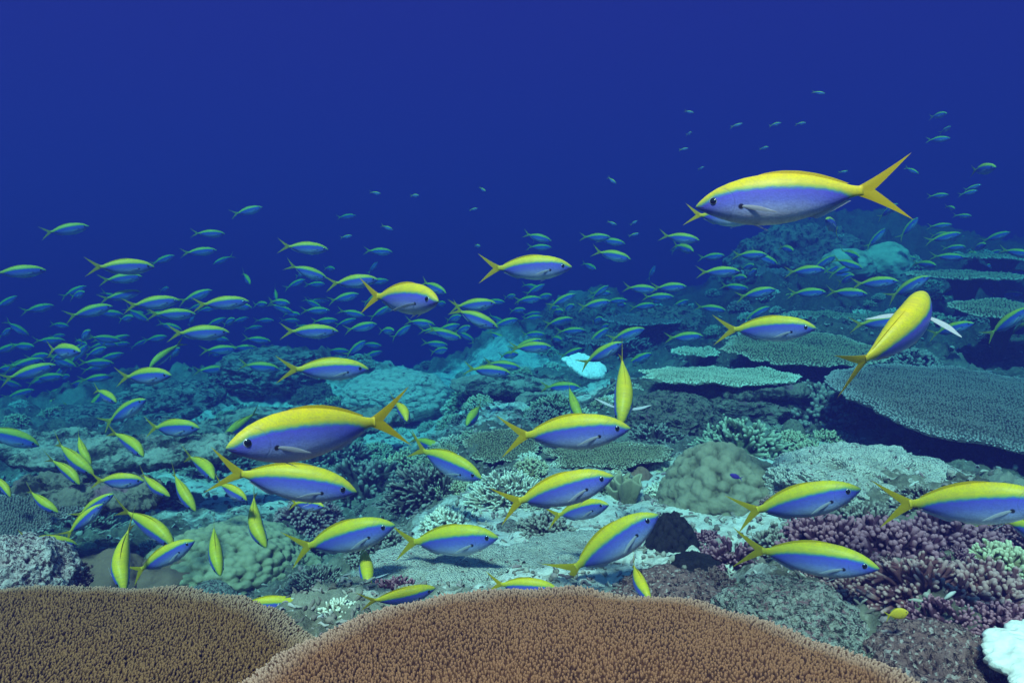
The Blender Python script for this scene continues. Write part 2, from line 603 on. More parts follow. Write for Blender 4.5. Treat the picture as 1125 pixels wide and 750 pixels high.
def plate(seed, rx, ry, thick=0.02, spacing=0.012, blen=0.016, brad=0.0036, cup=0.0, dome=0.0, lobes=0.10, stalk=0.3, k=5,
          lump=0.015, lf=1.3, rings=40, nang=200, tilt_rim=0.02, jig=0.35):
    """a table coral: thin lobed plate on a stalk, its whole top set with upright branchlets"""
    r = rng(seed)
    g = Geo()
    ang = np.arange(nang) * 2 * math.pi / nang
    ca = np.stack([np.cos(ang), np.sin(ang), np.zeros(nang)], 1)
    out = 1 + lobes * fbm(ca * lf + seed, 3, seed) + lobes * 0.45 * fbm(ca * 6 + seed, 2, seed + 1) + lobes * 0.28 * fbm(ca * 17 + seed, 3, seed + 2, 0.6)
    def surf(x, y, s):
        p = np.stack([x, y, np.zeros_like(x)], 1)
        return cup * s ** 2 - dome * s ** 2 + lump * fbm(p * 4.5, 3, seed + 4) + tilt_rim * np.clip(s - 0.85, 0, 1) * vnoise(p * 9, seed + 6)
    s = np.linspace(0, 1, rings) ** 0.8
    S, A = np.meshgrid(s, ang, indexing='ij')
    O = np.broadcast_to(out, S.shape)
    X, Y = (S * O * rx * np.cos(A)).ravel(), (S * O * ry * np.sin(A)).ravel()
    zt = surf(X, Y, S.ravel())
    g.add(np.stack([X, Y, zt], 1), grid_quads(rings, nang, True, flip=False), tip=0.15)
    th_ = thick * (0.35 + 2.2 * (1 - S.ravel()) ** 1.3)
    sk = stalk * np.exp(-(S.ravel() / 0.16) ** 2)
    g.add(np.stack([X, Y, zt - th_ - sk], 1), grid_quads(rings, nang, True, flip=True), tip=0.0)
    a0 = (rings - 1) * nang + np.arange(nang)
    a1 = a0 + rings * nang
    # rim wall as its own strip
    i0 = np.arange(nang)
    rimv = np.concatenate([np.stack([X, Y, zt], 1)[a0], np.stack([X, Y, zt - th_ - sk], 1)[a0]])
    g.add(rimv, np.stack([i0, i0 + nang, np.roll(i0, -1) + nang, np.roll(i0, -1)], 1), tip=0.3)
    # branchlets on a jittered hex grid
    xs = np.arange(-rx * 1.25, rx * 1.25, spacing)
    ys = np.arange(-ry * 1.25, ry * 1.25, spacing * 0.87)
    GX, GY = np.meshgrid(xs, ys, indexing='ij')
    GX = GX + (np.arange(len(ys)) % 2)[None] * spacing * 0.5
    px, py = GX.ravel(), GY.ravel()
    px = px + r.normal(0, spacing * jig * 0.6, len(px))
    py = py + r.normal(0, spacing * jig * 0.6, len(py))
    aa = np.arctan2(py / ry, px / rx) % (2 * math.pi)
    oo = np.interp(aa, np.append(ang, 2 * math.pi), np.append(out, out[0]))
    ss = np.hypot(px / rx, py / ry) / oo
    scar = fbm(np.stack([px * 3.2 / (rx + ry), py * 3.2 / (rx + ry), np.zeros_like(px)], 1) * 2.2 + seed, 3, seed + 21, 0.65)
    kp = (ss < 0.995) & (scar < 0.47)
    px, py, ss = px[kp], py[kp], ss[kp]
    N = len(px)
    ex = np.cos(ang) * out * rx
    ey = np.sin(ang) * out * ry
    pz = surf(px, py, ss)
    rim = np.clip((ss - 0.86) / 0.14, 0, 1)
    outd = np.stack([px / rx, py / ry, np.zeros(N)], 1)
    outd /= np.maximum(np.linalg.norm(outd, axis=1, keepdims=True), 1e-6)
    Dv = np.array([0, 0, 1.0]) + outd * (0.12 + 1.3 * rim ** 2)[:, None] + r.normal(0, 0.16, (N, 3))
    Dv /= np.linalg.norm(Dv, axis=1, keepdims=True)
    pt = np.stack([px, py, np.zeros(N)], 1)
    ln = blen * r.uniform(0.6, 1.2, N) * (1 + 0.25 * fbm(pt * 14, 2, seed + 8)) * (1 - 0.25 * rim)
    t3 = np.array([-0.12, 0.45, 1.0])
    B = np.stack([px, py, pz], 1)
    P = B[:, None] + Dv[:, None] * (ln[:, None, None] * t3[None, :, None])
    rd = brad * np.array([1.15, 1.0, 0.62])[None] * r.uniform(0.75, 1.25, (N, 1))
    tubes(g, P, rd, k, rim=np.repeat(rim, 3 * k + 1))
    # outward row along the rim
    M = int(nang * 1.0)
    am = np.sort(r.uniform(0, 2 * math.pi, int((2 * math.pi * (rx + ry) / 2) / (spacing * 0.55))))
    om = np.interp(am, np.append(ang, 2 * math.pi), np.append(out, out[0]))
    bx, by = np.cos(am) * om * rx * 0.99, np.sin(am) * om * ry * 0.99
    bz = surf(bx, by, np.full(len(am), 0.99)) - thick * 0.15
    dv = np.stack([np.cos(am), np.sin(am), r.uniform(0.1, 0.7, len(am))], 1) + r.normal(0, 0.15, (len(am), 3))
    dv /= np.linalg.norm(dv, axis=1, keepdims=True)
    ln = blen * r.uniform(0.6, 1.15, len(am))
    B = np.stack([bx, by, bz], 1)
    P = B[:, None] + dv[:, None] * (ln[:, None, None] * t3[None, :, None])
    rd = brad * np.array([1.1, 1.0, 0.65])[None] * r.uniform(0.8, 1.2, (len(am), 1))
    tubes(g, P, rd, k, rim=1.0)
    return g

def slab(seed, rx, ry, th_=0.06, nang=320, rings=70, rough=0.024):
    """a flat eroded ledge of reef rock"""
    g = Geo()
    ang = np.arange(nang) * 2 * math.pi / nang
    ca = np.stack([np.cos(ang), np.sin(ang), np.zeros(nang)], 1)
    out = 1 + 0.34 * fbm(ca * 1.6 + seed, 6, seed, 0.62)
    s = np.linspace(0, 1, rings)
    S, A = np.meshgrid(s, ang, indexing='ij')
    O = np.broadcast_to(out, S.shape)
    X, Y = (S * O * rx * np.cos(A)).ravel(), (S * O * ry * np.sin(A)).ravel()
    p = np.stack([X, Y, np.zeros_like(X)], 1)
    edge = np.sqrt(np.clip(1 - S.ravel() ** 6, 0, 1))
    zt = rough * 2.2 * fbm(p * 5, 4, seed) + rough * 1.3 * fbm(p * 15, 4, seed + 3, 0.6, ridged=True) + th_ * 0.5 * (edge - 1)
    zb = zt - th_ * edge * (1 + 0.5 * fbm(p * 5 + 4, 3, seed + 1)) - 0.002
    zb = np.minimum(zb, zt - 0.001)
    V = np.concatenate([np.stack([X, Y, zt], 1), np.stack([X, Y, zb], 1)])
    q = grid_quads(rings, nang, True)
    g.add(V[:len(X)], q, tip=0.6)
    g.add(V[len(X):], q[:, ::-1], tip=0.1)
    i0 = np.arange(nang)
    a0 = (rings - 1) * nang + i0
    g.add(np.concatenate([V[:len(X)][a0], V[len(X):][a0]]), np.stack([i0, i0 + nang, np.roll(i0, -1) + nang, np.roll(i0, -1)], 1), tip=0.3)
    return g

def cups(seed):
    """a cluster of ruffled cup corals"""
    g = Geo()
    r = rng(seed)
    for j in range(7):
        cx, cy_ = (0, 0) if j == 0 else (r.uniform(-0.7, 0.7), r.uniform(-0.6, 0.6))
        hgt, rad = r.uniform(0.5, 0.8), r.uniform(0.28, 0.5)
        nt_, na = 14, 72
        t = np.linspace(0, 1, nt_)
        a = np.arange(na) * 2 * math.pi / na
        prof = np.concatenate([0.25 + 0.75 * t ** 0.7, (0.25 + 0.75 * t ** 0.7)[::-1] * 0.86])
        zz = np.concatenate([t * hgt, (t * hgt)[::-1] * 0.98 + 0.03])
        Tm, A = np.meshgrid(np.arange(len(prof)), a, indexing='ij')
        ca = np.stack([np.cos(a), np.sin(a), np.zeros(na)], 1)
        ruff = 1 + 0.16 * np.sin(a * 5 + j) + 0.12 * fbm(ca * 3 + j, 2, seed + j)
        rel = (zz / hgt)[:, None]
        Rr = rad * prof[:, None] * (1 + (ruff - 1)[None] * rel)
        V = np.stack([cx + Rr * np.cos(A), cy_ + Rr * np.sin(A), zz[:, None] * (1 + 0.12 * rel * np.sin(a * 3 + 2 * j)[None]) - 0.05], -1).reshape(-1, 3)
        g.add(V, grid_quads(len(prof), na, True), tip=np.repeat(np.clip(zz / hgt, 0, 1), na))
    return g

# ------------------------------------------------------------------ coral skins
M = {}
M['brown_table'] = coral_mat('brown_table_coral', (0.034, 0.0105, 0.0045), (0.112, 0.0355, 0.0138), (0.31, 0.115, 0.055), 9, 0.2, 0.45)
M['olive_table'] = coral_mat('olive_brown_table_coral', (0.034, 0.0125, 0.0035), (0.105, 0.039, 0.0105), (0.26, 0.105, 0.04), 7, 0.2, 0.45)
M['tan_table'] = coral_mat('tan_table_coral', (0.06, 0.048, 0.026), (0.13, 0.10, 0.055), (0.30, 0.25, 0.15), 8, 0.25, 0.5)
M['grey_table'] = coral_mat('grey_table_coral', (0.05, 0.042, 0.038), (0.11, 0.09, 0.08), (0.20, 0.165, 0.145), 7, 0.25, 0.5)
M['pale_table'] = coral_mat('pale_table_coral', (0.17, 0.15, 0.10), (0.33, 0.30, 0.21), (0.55, 0.5, 0.36), 7, 0.25, 0.5)
M['porites'] = coral_mat('massive_coral', (0.085, 0.07, 0.045), (0.20, 0.165, 0.105), (0.31, 0.26, 0.17), 10, 0.25, 0.55, bump_scale=140)
M['knob'] = coral_mat('knobby_coral', (0.11, 0.09, 0.05), (0.24, 0.20, 0.11), (0.40, 0.33, 0.20), 12, 0.25, 0.5, bump_scale=120)
M['smooth'] = coral_mat('smooth_coral', (0.10, 0.045, 0.028), (0.20, 0.095, 0.06), (0.26, 0.13, 0.085), 5, 0.2, 0.5, bump_scale=200)
M['purple_bush'] = coral_mat('purple_bush_coral', (0.035, 0.009, 0.020), (0.085, 0.022, 0.040), (0.40, 0.16, 0.20), 8, 0.25, 0.8)
M['pink_bush'] = coral_mat('pink_bush_coral', (0.06, 0.02, 0.028), (0.15, 0.045, 0.05), (0.50, 0.27, 0.25), 8, 0.25, 0.78)
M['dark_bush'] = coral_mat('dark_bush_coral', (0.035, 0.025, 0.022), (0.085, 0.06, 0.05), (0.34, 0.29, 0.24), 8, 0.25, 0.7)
M['tan_bush'] = coral_mat('tan_bush_coral', (0.10, 0.075, 0.035), (0.22, 0.165, 0.08), (0.62, 0.54, 0.34), 8, 0.25, 0.6)
M['green_bush'] = coral_mat('green_bush_coral', (0.06, 0.055, 0.03), (0.14, 0.13, 0.07), (0.5, 0.48, 0.33), 8, 0.25, 0.6)
M['pale_bush'] = coral_mat('pale_bush_coral', (0.16, 0.13, 0.09), (0.36, 0.31, 0.22), (0.8, 0.74, 0.6), 8, 0.25, 0.6)
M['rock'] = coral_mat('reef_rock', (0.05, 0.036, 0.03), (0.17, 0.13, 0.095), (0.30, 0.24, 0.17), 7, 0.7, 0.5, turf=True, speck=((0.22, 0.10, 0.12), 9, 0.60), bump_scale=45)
M['pale_rock'] = coral_mat('pale_reef_rock', (0.13, 0.10, 0.085), (0.42, 0.36, 0.30), (0.60, 0.53, 0.45), 8, 0.8, 0.5, turf=True, speck=((0.34, 0.16, 0.17), 12, 0.57), bump_scale=50)
M['pink_rock'] = coral_mat('pink_crust_rock', (0.30, 0.12, 0.13), (0.62, 0.36, 0.34), (0.82, 0.62, 0.56), 9, 0.6, 0.5, turf=True, speck=((0.10, 0.04, 0.05), 13, 0.58), bump_scale=50)
M['violet_rock'] = coral_mat('violet_crust_rock', (0.11, 0.045, 0.045), (0.30, 0.13, 0.12), (0.40, 0.2, 0.18), 8, 0.7, 0.5, turf=True, speck=((0.60, 0.42, 0.38), 13, 0.57), bump_scale=60)
M['sponge'] = coral_mat('black_sponge', (0.006, 0.005, 0.006), (0.014, 0.011, 0.013), (0.03, 0.02, 0.022), 14, 0.5, 0.7, rough=0.6)
M['ledge'] = coral_mat('ledge_rock', (0.10, 0.085, 0.065), (0.33, 0.29, 0.23), (0.40, 0.36, 0.29), 5, 0.9, 0.5, turf=True, speck=((0.14, 0.09, 0.08), 11, 0.60), bump_scale=40)
M['lime'] = coral_mat('limestone', (0.24, 0.19, 0.15), (0.52, 0.47, 0.39), (0.66, 0.61, 0.52), 6, 0.9, 0.5, speck=((0.20, 0.10, 0.10), 16, 0.60), bump_scale=40)
M['dead'] = coral_mat('bleached_coral', (0.85, 0.83, 0.80), (0.93, 0.92, 0.90), (0.95, 0.94, 0.92), 9, 0.4, 0.5)
M['sand'] = coral_mat('white_sand', (0.66, 0.56, 0.48), (0.86, 0.76, 0.68), (0.90, 0.82, 0.75), 30, 0.3, 0.5)
M['brain'] = coral_mat('brain_coral', (0.06, 0.05, 0.035), (0.13, 0.10, 0.07), (0.22, 0.18, 0.12), 10, 0.3, 0.4, bump_scale=90)
# ------------------------------------------------------------------ reef: every colony and rock is its own object
_mesh_cache = {}
def shape(kind, seed):
    """shared unit-size shapes"""
    key = (kind, seed)
    if key not in _mesh_cache:
        if kind == 'bush':
            g = bush(seed, 95, 3, 0.058, 0.036)
        elif kind == 'fine':
            g = bush(seed, 150, 3, 0.040, 0.022, 5, 0.75, spread=0.55)
        elif kind == 'stub':
            g = bush(seed, 170, 3, 0.058, 0.047, 6, 0.85, spread=0.45, core=0.66)
        elif kind == 'knob':
            g = lumpy(seed, 0.092, 0.10, 0.7, 200, 400, 0.26, 0.03)
        elif kind == 'dome':
            g = lumpy(seed, 0.17, 0.11, 0.78, 190, 380, 0.2, 0.035)
        elif kind == 'smooth':
            g = lumpy(seed, 0.6, 0.05, 0.75, 80, 160, 0.22, 0.03)
        elif kind == 'ball':
            g = lumpy(seed, 0.13, 0.05, 1.0, 80, 160, 0.08, 0.0, 0.85)
        elif kind == 'rock':
            g = boulder(seed)
        elif kind == 'flatrock':
            g = boulder(seed, 0.38, 0.34)
        elif kind == 'cups':
            g = cups(seed)
        _mesh_cache[key] = g
    return _mesh_cache[key]

_made = {}
def place(kind, seed, mat, name, cat, px, py, w, label, h=None, d=None, sink=0.12, rot=None, group=None, yk=1.0):
    """a colony w pixels wide standing on the sea floor where pixel (px, py) looks"""
    if d is None:
        p, d = ground_hit(px, py)
    else:
        p = at(px, py, d)
    rad = w / 2 * d / F_PX
    key = (kind, seed, mat)
    if key not in _made:
        _made[key] = shape(kind, seed).mesh(name, [M[mat]])
    o = link(name, _made[key])
    zk = 1.0 if h is None else (h / (w / 2)) / {'knob': 0.75, 'dome': 0.82, 'smooth': 0.8, 'ball': 1.0, 'rock': 0.8, 'flatrock': 0.42, 'cups': 0.8}.get(kind, 0.85)
    o.scale = (rad, rad * yk, rad * zk)
    o.location = p - Vector((0, 0, rad * zk * sink))
    o.rotation_euler = (0, 0, (px * 1.7 + py * 0.9) % 6.28 if rot is None else rot)
    tag(o, label, cat, group)
    return o

def table(px, py, d, rx, ry, mat, label, seed, tilt=0.0, roll=0.0, xyz=None, name='table_coral', **kw):
    if not xyz and px < 1100:
        d = min(d, ground_hit(px, py)[1] - 0.14)      # stands clear of the slope behind it
    p = Vector(xyz) if xyz else at(px, py, d)
    stalk = max(0.05, p.z - ground_z(p.x, p.y) + 0.06)
    dist = p.length
    kw.setdefault('spacing', max(0.0055, 2.7 * dist / F_PX))
    sp = kw['spacing']
    kw.setdefault('blen', sp * 0.85)
    kw.setdefault('brad', sp * 0.36)
    kw.setdefault('thick', 0.018)
    kw.setdefault('lump', 0.028)
    kw.setdefault('lobes', 0.32)
    kw.setdefault('lf', 1.9)
    g = plate(seed, rx, ry, stalk=stalk, **kw)
    o = link(name, g.mesh(name, [M[mat]]))
    o.location = p
    o.rotation_euler = (R(tilt), R(roll), 0)
    tag(o, label, 'coral')
    return o

# --- the two big brown plates right under the lens
table(0, 0, 0, 0.445, 0.375, 'brown_table', 'big rounded brown table coral filling the bottom centre foreground', 3, xyz=(0.088, 0.80, -0.496),
      tilt=0, spacing=0.0047, blen=0.0062, brad=0.00185, dome=0.028, lump=0.02, lobes=0.07, nang=360, rings=70, jig=0.55, k=6)
table(0, 0, 0, 0.56, 0.36, 'olive_table', 'wide brown table coral in the bottom left corner, behind the rounded one', 8, xyz=(-0.80, 0.955, -0.560),
      tilt=0, spacing=0.0048, blen=0.0064, brad=0.0019, dome=0.02, lump=0.02, lobes=0.06, nang=360, rings=70, jig=0.55, k=6)
# --- other tables
table(1120, 442, 3.25, 0.80, 0.72, 'grey_table', 'huge flat grey table coral jutting in from the right edge over dark shade', 14, tilt=7, roll=4, lobes=0.14, lf=2.2, dome=0.02, thick=0.03)
table(878, 381, 4.5, 0.45, 0.44, 'tan_table', 'flat olive brown table coral left of the orange yellow fish with spread fins', 15, tilt=8)
table(790, 412, 4.0, 0.40, 0.26, 'pale_table', 'pale yellowish plate coral ledge with a deep dark hollow under it', 16, tilt=2, lobes=0.36, thick=0.03)
table(668, 498, 2.95, 0.24, 0.17, 'tan_table', 'olive table coral partly behind the fish, left of the ribbed dome', 17, tilt=4)
table(552, 489, 3.25, 0.155, 0.15, 'tan_table', 'small greenish table coral with a pale toothed rim behind a fish tail', 18, tilt=14)
table(14, 565, 2.3, 0.19, 0.17, 'grey_table', 'small grey brown table coral cut by the left edge of the picture', 19, tilt=6)
table(763, 386, 5.0, 0.15, 0.13, 'pale_table', 'small smooth pale green plate coral behind the dark hollow', 21, tilt=8)
table(1062, 303, 6.0, 0.42, 0.36, 'tan_table', 'upper hazy plate coral of the stepped plates at the right edge', 24, tilt=5, lobes=0.3)
table(1104, 283, 7.0, 0.40, 0.36, 'tan_table', 'hazy plate coral highest at the right edge', 25, tilt=4, lobes=0.3)
table(1105, 340, 4.7, 0.30, 0.30, 'tan_table', 'lobed hazy plate coral at the right edge behind the huge flat one', 26, tilt=10, lobes=0.16)
table(935, 347, 6.2, 0.42, 0.36, 'tan_table', 'dim wide plate coral under the school right of the big rock', 27, tilt=4)
table(705, 352, 7.2, 0.34, 0.30, 'grey_table', 'dim plate coral on top of the hazy mound in the middle distance', 28, tilt=5)
table(660, 372, 6.6, 0.30, 0.26, 'grey_table', 'dim grey plate coral at the foot of the hazy mound', 29, tilt=6)
table(845, 300, 7.6, 0.26, 0.22, 'grey_table', 'faint round plate coral beneath the belly of the largest fish', 30, tilt=8)

# --- pale heads on the far right ridge
place('smooth', 41, 'pale_table', 'massive_coral', 'coral', 930, 291, 58, 'left one of two pale lumpy coral heads on the far ridge', h=22, d=7.3)
place('smooth', 42, 'pale_table', 'massive_coral', 'coral', 972, 288, 54, 'right one of two pale lumpy coral heads on the far ridge', h=26, d=7.5)
place('rock', 43, 'rock', 'reef_rock', 'rock', 880, 300, 130, 'dark outcrop of reef rock below the tail of the largest fish', h=56, d=8.6)
place('rock', 44, 'rock', 'reef_rock', 'rock', 1010, 330, 90, 'dark hazy rock between the pale heads and the stepped plates', h=34, d=7.4)
place('rock', 45, 'rock', 'reef_rock', 'rock', 640, 372, 90, 'hazy rocky mound rising in the middle distance', h=44, d=8.6)
place('rock', 46, 'rock', 'reef_rock', 'rock', 735, 368, 90, 'dim dark rock behind the bleached white coral', h=34, d=7.6)

# --- massive heads
place('dome', 51, 'porites', 'massive_coral', 'coral', 793, 556, 134, 'large greenish dome coral with a ribbed knobbly skin right of centre', h=70, sink=0.05)
place('knob', 52, 'knob', 'massive_coral', 'coral', 250, 640, 190, 'broad tan knobbly coral mound at the lower left under diving fish', h=72, sink=0.08)
place('smooth', 53, 'smooth', 'massive_coral', 'coral', 112, 656, 112, 'smooth brown boulder coral at the edge of the left brown table', h=52, sink=0.05)
place('smooth', 54, 'smooth', 'massive_coral', 'coral', 182, 658, 96, 'second smooth brown boulder coral, half hidden by a curved fish', h=48, sink=0.05)
place('ball', 55, 'pale_rock', 'massive_coral', 'coral', 233, 662, 54, 'small pale pebbly coral lump beside the left brown table', h=26)
place('dome', 56, 'lime', 'massive_coral', 'coral', 436, 432, 116, 'pale smooth coral dome on the reef edge, left of centre', h=30, d=6.0)
place('ball', 57, 'brain', 'brain_coral', 'coral', 871, 482, 28, 'small dark ball shaped brain coral', h=24)
place('smooth', 58, 'smooth', 'massive_coral', 'coral', 703, 530, 30, 'rounded brown knob in front of the ruffled cups', h=20)
place('ball', 59, 'tan_bush', 'massive_coral', 'coral', 722, 522, 36, 'speckled low coral knob left of the ribbed dome', h=18)
place('smooth', 60, 'pale_rock', 'massive_coral', 'coral', 560, 585, 36, 'rounded grey lump at the edge of the white sand', h=16)
place('cups', 61, 'knob', 'cup_coral', 'coral', 680, 545, 58, 'cluster of ruffled cup corals left of the ribbed dome', h=34)
place('dome', 62, 'sponge', 'black_sponge', 'sponge', 738, 606, 62, 'black lumpy sponge leaning on the sand', h=56, sink=0.2, rot=0.6)
place('rock', 63, 'sponge', 'black_sponge', 'sponge', 762, 632, 60, 'low dark sponge at the foot of the black one', h=26, sink=0.2)
g = slab(64, 0.165, 0.125, 0.04, rough=0.007)
o = link('dead_coral', g.mesh('dead_coral', [M['dead']]))
o.location = at(645, 400, 5.0)
o.rotation_euler = (R(34), R(8), 0.5)
tag(o, 'bright white bleached coral slab in the middle of the reef', 'coral')

# --- rocks and ledges
place('flatrock', 71, 'lime', 'reef_rock', 'rock', 955, 532, 170, 'pale sloping rock slab under the shade of the huge flat coral', h=42)
place('rock', 72, 'violet_rock', 'reef_rock', 'rock', 1030, 752, 140, 'violet brown encrusted rock in the bottom right corner', h=64, d=1.28)
place('rock', 73, 'pale_rock', 'reef_rock', 'rock', 865, 690, 130, 'pale crusted rock behind the right end of the rounded brown table', h=50)
place('flatrock', 74, 'lime', 'reef_rock', 'rock', 925, 715, 120, 'flat pale rock shelf beside the violet corner rock', h=20, d=1.42)
g = slab(75, 0.13, 0.13, 0.03, rough=0.006)
o = link('sand_patch', g.mesh('sand_patch', [M['sand']]))
o.location = at(1196, 732, 1.11)
o.rotation_euler = (R(10), R(-6), 0)
tag(o, 'bright white sand in the bottom right corner', 'sand')
place('rock', 76, 'pink_rock', 'reef_rock', 'rock', 14, 640, 104, 'pink and white crusted rock at the left edge', h=52, d=1.8)
place('flatrock', 77, 'lime', 'reef_rock', 'rock', 492, 632, 160, 'flat whitish limestone slab above the rounded brown table', h=24)
place('flatrock', 78, 'lime', 'reef_rock', 'rock', 640, 618, 150, 'rubbly whitish slab under the rising yellow and blue fish', h=18)
place('rock', 79, 'violet_rock', 'reef_rock', 'rock', 735, 668, 110, 'mottled violet rock behind the right shoulder of the rounded table', h=40)
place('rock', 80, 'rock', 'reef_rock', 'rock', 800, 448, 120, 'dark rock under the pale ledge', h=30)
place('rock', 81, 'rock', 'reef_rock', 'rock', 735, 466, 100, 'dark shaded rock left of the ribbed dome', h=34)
place('rock', 82, 'rock', 'reef_rock', 'rock', 345, 440, 44, 'small dark boulder on the hazy sand left of centre', h=18)
place('rock', 83, 'ledge', 'reef_rock', 'rock', 300, 408, 100, 'hazy rock mass at the reef edge left of centre', h=24)
place('rock', 84, 'ledge', 'reef_rock', 'rock', 190, 448, 110, 'hazy rock shoulder at the left reef edge', h=30)
place('rock', 85, 'ledge', 'reef_rock', 'rock', 110, 462, 80, 'dim low rock where the left reef drops away', h=18)

def ledge(px, py, d, rx, ry, label, seed, mat='ledge', tilt=0, th_=0.07):
    g = slab(seed, rx, ry, th_)
    o = link('rock_ledge', g.mesh('rock_ledge', [M[mat]]))
    o.location = at(px, py, d)
    o.rotation_euler = (R(tilt), 0, (seed * 1.3) % 0.8 - 0.4)
    tag(o, label, 'rock')
    return o
ledge(160, 493, 3.25, 0.52, 0.20, 'long pale rock ledge with a dark gap under it at the left', 91, tilt=3)
ledge(45, 486, 3.6, 0.42, 0.20, 'flat grey ledge at the left edge under the school', 92, tilt=3)
ledge(95, 536, 2.5, 0.30, 0.14, 'low grey ledge behind the small table at the left edge', 93, tilt=2, mat='rock')
ledge(330, 458, 4.6, 0.62, 0.34, 'wide sandy rock shelf left of centre in the haze', 94, tilt=2, th_=0.1)
ledge(830, 424, 3.9, 0.30, 0.18, 'thin dark ledge just under the pale plate coral', 95, tilt=2, mat='rock')
ledge(640, 440, 4.4, 0.40, 0.22, 'low flat ledge in front of the bleached white coral', 96, tilt=2)
ledge(560, 420, 5.2, 0.42, 0.26, 'pale flat shelf of rock in the hazy centre', 97, tilt=2)

